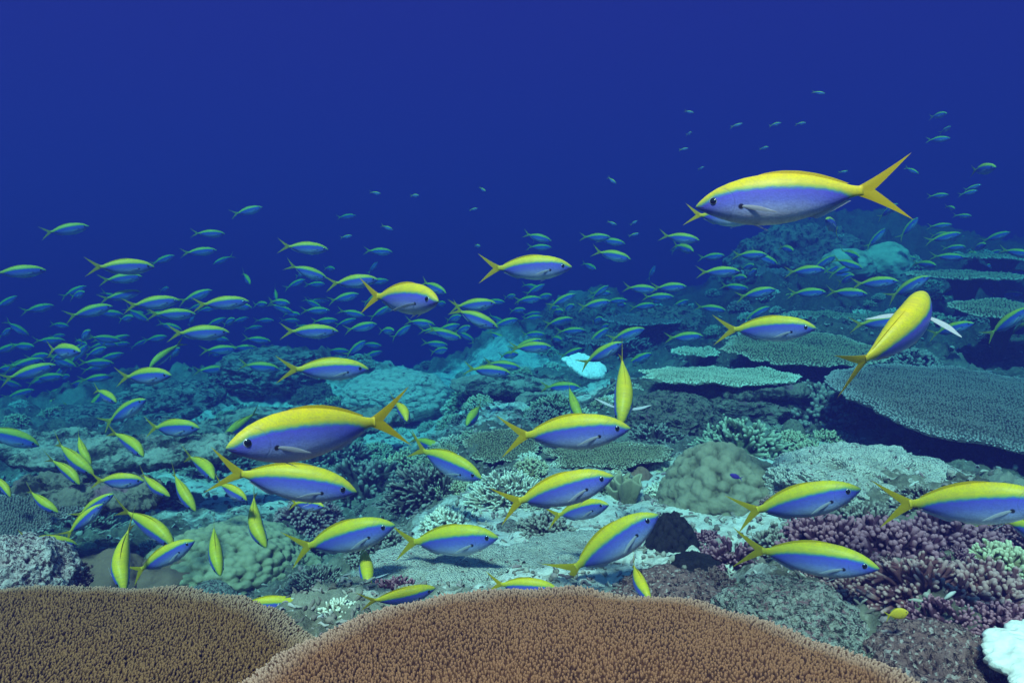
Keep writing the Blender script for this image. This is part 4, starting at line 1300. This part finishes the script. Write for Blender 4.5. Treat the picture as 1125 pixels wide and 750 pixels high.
FISH_COUNT = 0
_whole = {}
def fish_crowd(mats_, name, label):
    """fish past counting: many bodies gathered into one object"""
    G = Geo()
    for (geo, mw) in mats_:
        A = np.array(mw)
        base = G.n
        for v in geo.v:
            G.v.append(v @ A[:3, :3].T + A[:3, 3])
        for src, dst in ((geo.q, G.q), (geo.t, G.t)):
            for a in src:
                dst.append(a + base)
        G.qm += geo.qm
        G.tm += geo.tm
        for k, parts in geo.attr.items():
            G.attr.setdefault(k, []).extend([(off + base, a) for off, a in parts])
        G.n += geo.n
    o = link(name, G.mesh(name, [FISH, FIN_Y, FIN_W, IRIS, PUPIL]))
    return tag(o, label, 'fish', kind='stuff')
crowd = []
def fish(nx, ny, tx, ty, fs, label, bend=0.0, spread=0, up=0.0, size=1.0, tall=1.0, group=None, detail=None, d=None, near=None):
    """one fish: nose and tail pixels, fs = degrees its nose turns towards the camera (negative: away),
    up = how far its back leans towards the camera"""
    global FISH_COUNT
    if up >= 0.3 and spread == 0:
        up *= 0.72
        bend = bend * 1.9 if bend else (0.13 if int(nx) % 2 else -0.13)
    hs = (nx * 7.31 + ny * 3.17) % 1.0
    if bend == 0:
        bend = (-0.07, -0.04, -0.02, 0.02, 0.04, 0.07)[int(hs * 6)]
    tall = tall * (0.95 + 0.10 * ((hs * 13.7) % 1.0))
    cx, cyy = (nx + tx) / 2, (ny + ty) / 2
    pl = math.hypot(nx - tx, ny - ty)
    if up >= 0.2 and ny > ty + 10:
        fs = abs(fs)          # nose down with the back in view: it comes towards the lens
    c = math.cos(R(fs))
    if near:
        d = near
        if up >= 0.2 and ny > ty + 10:
            fs = max(fs, 37)
            c = math.cos(R(fs))
        size = pl * d / (F_PX * FL * c)
    L = FL * size
    if d is None:
        d = F_PX * L * c / pl
    rv = ray(cx, cyy)
    rn = rv.normalized()
    n3, t3 = ray(nx, ny), ray(tx, ty)
    ip = (n3 - t3)
    ip = (ip - rn * ip.dot(rn)).normalized()
    fwd = (ip * c - rn * math.sin(R(fs))).normalized()
    zup = Vector((0, 0, 1)) * (1 - up) - rn * up
    zup = zup + CR * (((hs * 29.3) % 1.0) - 0.5) * 0.22
    zup = (zup - fwd * zup.dot(fwd)).normalized()
    yv = zup.cross(fwd)
    rot = Matrix((fwd, yv, zup)).transposed().to_4x4()
    mw = Matrix.Translation(rv * d) @ rot @ Matrix.Diagonal((size, size * (1.14 if up >= 0.2 else 1.0), size * tall, 1))
    ms = fish_meshes(bend, spread)
    if group == 'crowd':
        crowd.append((_whole[(round(bend, 2), spread)], mw))
        return None
    if detail is None:
        detail = pl / c > 52
    FISH_COUNT += 1
    if not detail:
        o = link('yellow_back_fish', ms['whole'])
        o.matrix_world = mw
    else:
        o = bpy.data.objects.new('yellow_back_fish', None)
        o.empty_display_size = 0.03
        col.objects.link(o)
        o.matrix_world = mw
        for nm in ('body', 'tail_fin', 'dorsal_fin', 'anal_fin', 'pectoral_fin_a', 'pectoral_fin_b', 'pelvic_fin_a', 'pelvic_fin_b'):
            link(nm[:-2] if nm[-2:] in ('_a', '_b') else nm, ms[nm], o)
        for s in 'ab':
            e = link('eye', ms['eye_' + s], o)
            link('pupil', ms['pupil_' + s], e)
    tag(o, label, 'fish', group)
    return o
# ------------------------------------------------------------------ the school
S = 'yellow backed fish of the school over the reef'
FD = [
 # nose x, y, tail x, y, turn, label, options
 # --- large, close to the lens
 (768, 226, 990, 205, 4, 'largest fish, orange yellow back, facing left in open blue water at upper right', dict(tall=0.97, bend=-0.03)),
 (260, 489, 451, 455, 24, 'big orange yellow backed fish facing left with its tail raised, left of centre', dict(tall=1.12, bend=0.04)),
 (390, 539, 234, 514, 12, 'long yellow and purple fish directly below the big left facing one', dict(tall=1.04, bend=-0.05)),
 (691, 470, 545, 481, 10, 'long bright yellow backed fish facing right just below the diving curved fish at centre', dict(tall=1.05, bend=0.04)),
 (673, 523, 541, 559, 12, 'upper of two stacked fish nosing up over the sand, right of centre', dict(near=1.42, tall=1.05, bend=0.05)),
 (668, 554, 600, 568, 35, 'lower, half hidden fish of the two stacked over the sand', dict(near=1.75, tall=1.0)),
 (722, 565, 608, 637, 14, 'steeply rising yellow and blue fish over the white sand', dict(tall=1.06, bend=-0.04)),
 (940, 538, 803, 567, 8, 'upper of the two parallel fish at the lower right', dict(tall=1.02, bend=0.05)),
 (956, 622, 809, 599, 8, 'lower of the two parallel fish at the lower right, nose pointing down', dict(tall=1.0, bend=-0.05)),
 (1140, 551, 968, 555, 6, 'large yellow backed fish whose nose is cut by the right edge', dict(tall=1.02, bend=0.04)),
 (1190, 600, 1108, 574, 0, 'bluish fish mostly cut off below the large fish at the right edge', dict(d=1.7)),
 (431, 577, 313, 607, 22, 'yellow backed fish nosing up above the dark hollow, left of centre', dict(tall=1.08, bend=0.06)),
 (546, 590, 428, 598, 20, 'level yellow and blue fish over the white slab at lower centre', dict(tall=1.08, bend=0.05)),
 (480, 330, 405, 324, 57, 'round faced fish turning towards the camera in mid water left of centre', dict(spread=1, bend=-0.10)),
 (628, 293, 525, 295, 10, 'yellow backed fish alone in blue water at the centre facing right', dict(tall=1.0)),
 (892, 360, 785, 362, 12, 'yellow and purple fish just above the olive brown table coral', dict(tall=0.98, bend=-0.03)),
 (404, 405, 306, 405, 10, 'yellow backed fish facing right above the pale sandy shelf', dict(tall=1.02)),
 (1021, 320, 966, 420, -52, 'orange yellow fish seen from behind with both side fins spread at right', dict(up=0.22, spread=2, bend=0.20)),
 (683, 466, 691, 378, -38, 'curved yellow fish seen from above diving with side fins spread at centre', dict(up=0.95, spread=2, bend=-0.08)),
 (528, 525, 446, 487, 28, 'yellow and purple fish heading down right behind the raised tail', dict(tall=1.05, bend=0.03)),
 (490, 497, 449, 478, 40, 'yellow fish half hidden behind the one heading down right', dict(up=0.2)),
 (405, 645, 399, 590, -50, 'fish seen from above diving behind the rising fish left of centre', dict(near=1.75, up=0.9, spread=2)),
 (478, 646, 394, 668, 5, 'bright yellow fish just clearing the left shoulder of the rounded table', dict(near=1.35, up=0.35, bend=0.06)),
 (331, 664, 250, 664, 8, 'green yellow back showing above the notch between the brown tables', dict(near=1.5)),
 (614, 648, 532, 640, 8, 'yellow back barely showing behind the crest of the rounded table', dict(near=1.5)),
 (712, 658, 686, 614, -48, 'small yellow fish diving behind the right crest of the rounded table', dict(near=1.38, up=0.55, bend=0.06)),
 (640, 465, 617, 418, -35, 'slim yellow fish seen from above behind the long fish at centre', dict(up=0.7, bend=0.05)),
 (355, 556, 316, 552, 45, 'pale blue fish under the long yellow and purple one', dict(near=1.75, spread=1)),
 (448, 462, 437, 436, -62, 'small yellow green fish just behind the raised tail, seen from above', dict(near=2.3, up=0.4)),
 (513, 467, 531, 442, 58, 'lone small fish turning left over the corals at centre', dict(up=0.2)),
 # --- lower left crowd
 (290, 601, 262, 537, -22, 'curved yellow fish diving beside the tail of the long yellow and purple one', dict(near=2.0, up=0.75, bend=0.10)),
 (241, 631, 228, 568, -28, 'slim yellow fish diving over the tan knobbly mound', dict(near=2.1, up=0.85, bend=0.04)),
 (191, 598, 134, 550, -8, 'yellow fish sloping down right above the two crossing fish', dict(near=1.95, up=0.5, bend=-0.05)),
 (134, 648, 125, 567, -30, 'curved yellow fish diving onto the left brown table', dict(near=1.65, up=0.7, bend=0.10)),
 (209, 596, 143, 632, 25, 'blue sided fish rising right just off the left brown table', dict(near=1.75, tall=1.05, bend=0.06)),
 (214, 561, 183, 514, -28, 'slim yellow fish sloping down at the top of the tan knobbly mound', dict(near=2.3, up=0.7, bend=0.03)),
 (271, 549, 236, 527, 25, 'blue bellied fish behind the tail of the long yellow and purple one', dict(near=1.95, up=0.2, tall=1.2)),
 (236, 525, 211, 494, 58, 'stubby looking fish turning away above the tan knobbly mound', dict(near=2.5, up=0.3)),
 (185, 545, 146, 520, -25, 'yellow fish heading down right behind another over the left ledge', dict(near=2.2, up=0.4)),
 (155, 528, 100, 528, 25, 'level fish in the left crowd in front of the ledge gap', dict(near=2.1, tall=1.2)),
 (216, 470, 158, 470, 35, 'yellow backed fish facing right over the long pale ledge', dict(near=2.8, tall=1.1)),
 (158, 500, 126, 468, -48, 'yellow fish seen from above over the long pale ledge', dict(near=2.6, up=0.45)),
 (101, 520, 54, 484, -15, 'longest of three yellow fish pointing down right at the left', dict(near=2.5, up=0.6, bend=0.04)),
 (99, 510, 77, 474, -35, 'uppermost of three yellow fish pointing down right at the left', dict(near=2.6, up=0.6)),
 (88, 531, 57, 497, -38, 'lowest of three yellow fish pointing down right at the left', dict(near=2.4, up=0.5)),
 (39, 488, -26, 468, 12, 'large green backed fish entering at the left edge above the ledge', dict(tall=1.08)),
 (22, 492, -40, 505, 10, 'blue fish entering at the left edge just under a larger one', dict()),
 (62, 562, 24, 538, -20, 'yellow fish partly behind the small grey table at the left edge', dict(near=2.2, up=0.5, bend=0.05)),
 (12, 545, -8, 515, -30, 'yellow green fish cut by the left edge above the small grey table', dict(near=2.2, up=0.5)),
 (122, 544, 82, 568, 25, 'blue green fish rising among the crowd at lower left', dict(near=2.3)),
 (82, 598, 20, 590, -10, 'dark blue fish in the shade under the small grey table', dict(near=1.9)),
 (110, 556, 70, 590, 20, 'dim blue fish rising from the shade at lower left', dict(near=2.0)),
 (247, 480, 287, 450, 28, 'yellow and purple fish facing lower left behind the big left facing one', dict(up=0.25, tall=1.05)),
 (127, 441, 104, 426, 55, 'small yellow green fish facing the camera where the left reef drops away', dict(near=3.2, up=0.2, size=0.9)),
 (146, 447, 126, 459, 40, 'pale silvery blue fish just over the left ledge', dict(d=3.4)),
 # --- left open water
 (95, 249, 47, 256, 5, 'topmost fish at the far left alone in open blue water', {}),
 (46, 297, -10, 300, 8, 'blue green fish at the left edge high in open water', {}),
 (166, 293, 98, 293, 8, 'brighter upper fish of the overlapping pair at upper left', {}),
 (154, 304, 110, 308, 5, 'fainter lower fish of the overlapping pair at upper left', {}),
 (191, 281, 164, 291, 10, 'faint fish just right of the overlapping pair at upper left', {}),
 (288, 228, 254, 236, 5, 'highest fish left of centre alone in blue water', {}),
 (246, 257, 210, 256, 5, 'upper of two small fish below the highest fish left of centre', {}),
 (237, 275, 199, 278, 5, 'lower of two small fish below the highest fish left of centre', {}),
 (235, 290, 258, 280, 10, 'small faint fish facing left in open water left of centre', {}),
 (275, 312, 267, 298, 58, 'tiny fish turned end on beside the open water at left', {}),
 (304, 330, 302, 315, 55, 'tiny upright fish in dark water left of the turning fish', {}),
 (57, 336, 24, 342, 5, 'faint fish alone in dark water at the far left', {}),
 (18, 326, -8, 340, 10, 'faint fish nosing up at the left edge above the faint row', {}),
 (121, 337, 73, 348, 8, 'leftmost bright fish of the row nosing right at left', {}),
 (153, 321, 110, 329, 5, 'dimmer fish just above and right of the leftmost bright fish in the row', {}),
 (195, 330, 137, 336, 8, 'bright fish in the middle of the left row with another below its tail', {}),
 (213, 345, 162, 345, 8, 'fish tucked beneath the bright one in the left row', {}),
 (232, 319, 196, 332, 8, 'fish nosing up at the right of the left row', {}),
 (272, 331, 212, 335, 10, 'rightmost bright fish of the left row with a fainter one behind', {}),
 (276, 338, 240, 330, 5, 'faint fish hidden behind the rightmost bright fish of the left row', {}),
 (250, 365, 185, 366, 8, 'large green backed fish with a raised tail below the left row', dict(bend=0.05)),
 (165, 403, 200, 372, -20, 'bright yellow green fish heading down left below the left row', dict(up=0.4, bend=0.05)),
 (259, 383, 220, 385, 5, 'left fish of the three in line under the large raised tail fish', {}),
 (283, 383, 252, 381, 5, 'middle fish of the three in line under the large raised tail fish', {}),
 (297, 375, 266, 371, 5, 'upper right fish of the three in line under the large raised tail fish', {}),
 (249, 405, 213, 407, 5, 'small fish over the hazy reef shoulder at left', {}),
 (306, 405, 262, 400, 5, 'small fish just left of the yellow backed one over the sandy shelf', {}),
 (85, 386, 50, 384, 58, 'stout fish turned towards the camera in dark water at left', dict(bend=0.06)),
 (57, 402, 2, 417, 12, 'yellow green fish nosing up in dark water at the far left', dict(bend=0.05)),
 (185, 412, 130, 414, 40, 'bright round bodied fish over the drop at left', dict(tall=1.05)),
 (141, 369, 111, 377, 5, 'faint fish in the gap left of the yellow green diver', {}),
 # --- centre left water
 (360, 274, 306, 270, 6, 'upper fish of the two above the turning fish at centre left', {}),
 (359, 306, 314, 290, 8, 'second fish down of the pair above the turning fish at centre left', {}),
 (415, 307, 357, 312, 8, 'green backed fish just left of the turning fish, tail dipping', dict(bend=0.05)),
 (391, 237, 369, 239, 5, 'small faint fish high in the blue left of centre', {}),
 (431, 277, 399, 275, 5, 'small fish above the turning fish', {}),
 (415, 288, 403, 302, 30, 'tiny fish nosing up just above the turning fish', {}),
 (394, 323, 360, 331, 5, 'small fish below the green backed one, tail dipping', {}),
 (421, 322, 398, 334, 20, 'small fish partly behind the tail of the turning fish', {}),
 (490, 322, 462, 308, 35, 'green fish peeking out behind the head of the turning fish', dict(size=0.9)),
 (371, 364, 307, 364, 8, 'green backed fish in the row above the yellow backed one at the sandy shelf', {}),
 (362, 341, 330, 341, 8, 'upper of two small fish stacked left of the turning fish', {}),
 (371, 352, 341, 353, 5, 'lower of two small fish stacked left of the turning fish', {}),
 (414, 356, 377, 363, 5, 'dull blue fish below the turning fish', {}),
 (402, 374, 378, 392, 15, 'blue fish rising behind the yellow backed one at the sandy shelf', {}),
 (384, 386, 358, 384, 5, 'yellow back just behind the one at the sandy shelf', {}),
 (545, 333, 492, 337, 8, 'upper fish of three bunched right of the turning fish', {}),
 (547, 360, 494, 337, 10, 'middle fish of three bunched right of the turning fish, sloping down', {}),
 (507, 372, 468, 360, 8, 'lower fish of three bunched right of the turning fish', {}),
 (478, 357, 444, 352, 5, 'small fish right under the turning fish', {}),
 (521, 374, 498, 362, 5, 'small fish sloping down below the three bunched ones', {}),
 (539, 385, 515, 374, 5, 'small lower fish sloping down above the overlapping pair at centre', {}),
 (558, 376, 534, 362, 10, 'small bright fish sloping down right of the bunched ones', {}),
 (561, 410, 508, 404, 10, 'front fish of the overlapping pair over the hazy centre corals', {}),
 (572, 404, 530, 397, 8, 'rear fish of the overlapping pair over the hazy centre corals', {}),
 (596, 373, 558, 385, 8, 'fish nosing up left of the hazy mound', {}),
 (492, 379, 462, 376, 5, 'faint fish just above the pale smooth dome', {}),
 # --- centre right water
 (606, 265, 574, 256, 6, 'upper of two small fish above the lone centre fish', {}),
 (606, 272, 578, 271, 5, 'lower of two small fish above the lone centre fish', {}),
 (671, 261, 636, 260, 8, 'left fish of the small overlapping pair right of the lone centre fish', {}),
 (687, 268, 655, 262, 8, 'right fish of the small overlapping pair right of the lone centre fish', {}),
 (693, 285, 650, 275, 10, 'brightest fish of the small group right of the lone centre fish', {}),
 (655, 296, 639, 288, 45, 'tiny stubby fish right of the nose of the lone centre fish', {}),
 (593, 317, 572, 312, 25, 'upper tiny fish under the lone centre fish', {}),
 (595, 328, 564, 330, 10, 'lower tiny fish under the lone centre fish', {}),
 (632, 323, 600, 338, 10, 'fish nosing up at the left of the hazy mound', {}),
 (671, 331, 634, 338, 8, 'fish directly in front of the hazy mound', {}),
 (672, 322, 645, 322, 5, 'faint fish above the one in front of the hazy mound', {}),
 (722, 319, 684, 315, 8, 'left fish of the three in line below the dark water at centre right', {}),
 (754, 315, 715, 316, 8, 'right fish of the three in line below the dark water at centre right', {}),
 (740, 326, 704, 326, 5, 'lower fish of the three in line below the dark water at centre right', {}),
 (720, 292, 711, 309, 10, 'tiny faint fish standing nose up at centre right', {}),
 (768, 264, 723, 258, 8, 'upper small fish left of the largest fish', {}),
 (762, 276, 740, 268, 50, 'lower small stubby fish left of the largest fish', {}),
 (842, 280, 804, 280, 8, 'small fish below the belly of the largest fish', {}),
 (812, 298, 765, 299, 5, 'left dim fish under the belly of the largest fish', {}),
 (797, 341, 763, 336, 10, 'bright small fish just above the tail of the purple flanked fish', {}),
 (851, 318, 808, 327, 5, 'dim fish above the purple flanked fish', {}),
 (806, 329, 780, 329, 5, 'dim small fish left of the dim one above the purple flanked fish', {}),
 (637, 425, 592, 425, 8, 'left fish of the two level ones below the bleached white coral', {}),
 (673, 424, 636, 427, 8, 'right fish of the two level ones below the bleached white coral', {}),
 (612, 409, 580, 406, 6, 'fish just left of the bleached white coral', {}),
 (606, 381, 558, 382, 10, 'green backed fish facing right on the hazy slope left of the white coral', {}),
 (684, 376, 634, 403, 12, 'bright fish rising right in front of the bleached white coral', dict(bend=0.04)),
 (708, 361, 666, 374, 8, 'fish nosing up above the bright one at the white coral', {}),
 (716, 388, 684, 402, 8, 'blue fish right of the bright one at the white coral', {}),
 (704, 418, 678, 408, 5, 'small fish behind the shoulder of the curved diver', {}),
 (772, 369, 730, 371, 8, 'fish level over the smooth pale green plate', {}),
 (824, 381, 791, 400, -10, 'yellow green fish nosing up over the pale plate ledge', {}),
 (630, 350, 596, 357, 5, 'faint fish nosing right on the left flank of the hazy mound', {}),
 (627, 362, 613, 350, 25, 'tiny yellowish fish pointing down at the hazy mound', {}),
 (597, 348, 572, 350, 5, 'faint small fish left of the hazy mound', {}),
 # --- right
 (830, 240, 754, 236, 20, 'fish hidden behind the head of the largest one, only tail and belly showing', dict(near=2.3)),
 (908, 241, 922, 256, 68, 'small fish facing the camera under the tail of the largest fish', {}),
 (985, 225, 964, 240, 40, 'small fish peeking out from behind the tail of the largest fish', {}),
 (1091, 184, 1065, 188, 55, 'stubby fish alone in open water near the upper right edge', dict(bend=0.08)),
 (877, 313, 847, 320, 5, 'small left fish in the tight row on the dark right reef', {}),
 (905, 296, 862, 299, 6, 'upper fish in the tight row on the dark right reef', {}),
 (906, 321, 866, 322, 6, 'lower middle fish in the tight row on the dark right reef', {}),
 (951, 323, 908, 320, 8, 'blue fish in the tight row on the dark right reef, before the bright one', {}),
 (984, 309, 936, 312, 10, 'bright green backed fish in the tight row on the dark right reef', {}),
 (1018, 305, 974, 328, 15, 'bright fish rising at the right end of the tight row', dict(bend=0.05)),
 (937, 302, 905, 300, 5, 'small dim fish above the bright ones of the tight row', {}),
 (994, 352, 934, 357, 10, 'large blue flanked fish left of the one with spread fins', {}),
 (1066, 356, 1020, 368, 20, 'fish half hidden behind the spread fins of the orange yellow one', {}),
 (1128, 340, 1083, 370, 12, 'bright fish rising out at the right edge over the huge flat coral', {}),
 (1145, 352, 1104, 370, 8, 'second fish at the right edge under the rising one', {}),
 (1062, 316, 1028, 325, 6, 'left small fish over the stepped plates at right', {}),
 (1105, 312, 1078, 318, 10, 'yellowish small fish over the lobed plate at right', {}),
 (1086, 298, 1061, 309, 6, 'small fish nosing up over the stepped plates at right', {}),
 (972, 252, 951, 273, 10, 'fish nosing up steeply left of the pale heads on the ridge', {}),
 (1008, 240, 987, 263, 10, 'fish nosing up steeply right of the pale heads on the ridge', {}),
 (1053, 257, 1018, 265, 6, 'small fish over the far ridge right of the pale heads', {}),
 (1107, 256, 1078, 265, 6, 'small fish over the far ridge at the right edge', {}),
 (890, 333, 862, 341, 6, 'dim fish under the tight row on the dark right reef', {}),
 (845, 333, 815, 339, 6, 'dim fish above the tail of the purple flanked one', {}),
 (915, 332, 888, 335, 6, 'dim small fish below the middle of the tight row', {}),
]
for nx, ny, tx, ty, fs, label, kw in FD:
    fish(nx, ny, tx, ty, fs, label, group=S, **kw)

# --- fish so far off that nothing tells them apart
def faint(pts, label, group, n0=22, near=None):
    r = rng(len(pts) * 7 + n0)
    for x, y in pts:
        l = n0 * r.uniform(0.8, 1.15)
        a = r.normal(0.12, 0.35)
        fs_ = r.choice([5, 10, 20, 45]) if r.uniform() < 0.8 else 60
        l2 = l * math.cos(R(fs_))
        fish(x + l2 / 2 * math.cos(a), y - l2 / 2 * math.sin(a), x - l2 / 2 * math.cos(a), y + l2 / 2 * math.sin(a), fs_, label, group=group, detail=False, near=near)
faint([(20, 433), (62, 430), (70, 414), (86, 421), (104, 404), (40, 392), (14, 404), (86, 446), (32, 447), (60, 448), (10, 420), (44, 418), (120, 392), (24, 380), (6, 366), (108, 380), (4, 384), (18, 360), (130, 378)],
      'dim fish of the crowd in dark water at the far left', 'dim fish in dark water at the far left', 30)
faint([(65, 357), (318, 352), (308, 338), (330, 302), (186, 358), (210, 352), (170, 372), (205, 368), (152, 378), (262, 352), (238, 371), (278, 360), (226, 340), (180, 318), (150, 345), (290, 352), (362, 295), (320, 345), (440, 365), (455, 340), (350, 330), (425, 340)],
      'faint blurred fish behind the brighter ones at left', 'faint fish behind the brighter ones at left', 26)
faint([(560, 326), (584, 345), (612, 342), (690, 335), (700, 348), (735, 345), (745, 335), (680, 350), (655, 352), (640, 345), (610, 372), (580, 362), (545, 350), (590, 262), (640, 385), (590, 392), (745, 272)],
      'faint blurred fish around the hazy mound', 'faint fish around the hazy mound', 26)
faint([(825, 302), (800, 312), (836, 312), (858, 330), (880, 300), (925, 312), (900, 308), (960, 300), (920, 345), (990, 335), (870, 352), (955, 335), (830, 345), (1000, 318), (1015, 290), (1040, 298), (1075, 288), (1040, 282), (1050, 268), (1065, 280), (1018, 270), (990, 284), (1095, 325), (1050, 335), (1110, 300)],
      'faint blurred fish hugging the dark reef at right', 'faint fish hugging the dark reef at right', 30)
faint([(696, 258), (672, 198), (770, 185), (751, 164), (757, 147), (757, 123), (809, 138), (851, 137), (879, 136), (899, 102), (839, 163), (926, 189), (696, 245), (672, 245), (530, 208), (524, 270), (412, 212), (380, 260), (455, 215), (425, 250), (520, 230)],
      'tiny barely visible fish in open blue water at upper centre', 'tiny fish in open blue water', 13, 6.3)
faint([(1030, 127), (1030, 153), (1038, 143), (1001, 187), (1063, 212), (1030, 215), (1057, 237), (1068, 206), (1032, 248), (1044, 228), (1032, 258), (1047, 272)],
      'faint small fish in open water near the right edge', 'faint fish in open water near the right edge', 22, 7.0)

def spread_pts(n, x0, y0, x1, y1, seed):
    r = rng(seed)
    return [(r.uniform(x0, x1), r.uniform(y0, y1)) for _ in range(n)]
for n_, x0_, y0_, x1_, y1_, sd_, l_ in ((26, 0, 370, 130, 460, 5, 34), (34, 60, 300, 480, 400, 6, 29), (34, 480, 318, 770, 400, 7, 30), (34, 775, 268, 1120, 345, 8, 32)):
    faint(spread_pts(n_, x0_, y0_, x1_, y1_, sd_), None, 'crowd', l_)
fish_crowd(crowd, 'distant_fish_school', 'hazy mass of far fish filling the gaps in the school')

# --- two small reef fish of other kinds
BOX = fish_skin('yellow_reef_fish_skin', [(-0.19, (0.70, 0.45, 0.01)), (-0.05, (0.78, 0.50, 0.01)), (0.09, (0.75, 0.46, 0.01))], spot=False)
PUR = fish_skin('violet_reef_fish_skin', [(-0.19, (0.10, 0.03, 0.30)), (-0.05, (0.08, 0.02, 0.30)), (0.09, (0.06, 0.02, 0.22))], spot=False)
FIN_P = fin_skin('violet_fin', (0.08, 0.03, 0.3), (0.14, 0.06, 0.4))
def odd_fish(nx, ny, tx, ty, d, skin, fin, tall, name, label, fs=0):
    o = fish(nx, ny, tx, ty, fs, label, d=d, size=math.hypot(nx - tx, ny - ty) * d / F_PX / FL, tall=tall, detail=False)
    o.name = name
    me = o.data.copy()
    me.materials[0] = skin
    me.materials[1] = fin
    me.materials[2] = fin
    o.data = me
odd_fish(997, 672, 972, 676, 1.27, BOX, FIN_Y, 2.0, 'yellow_reef_fish', 'small plump bright yellow fish hiding among rocks at lower right')
odd_fish(802, 521, 816, 526, 2.15, PUR, FIN_P, 1.5, 'violet_reef_fish', 'tiny violet fish hovering over the ribbed dome coral')
print('fish', FISH_COUNT, 'objects', len(bpy.data.objects))
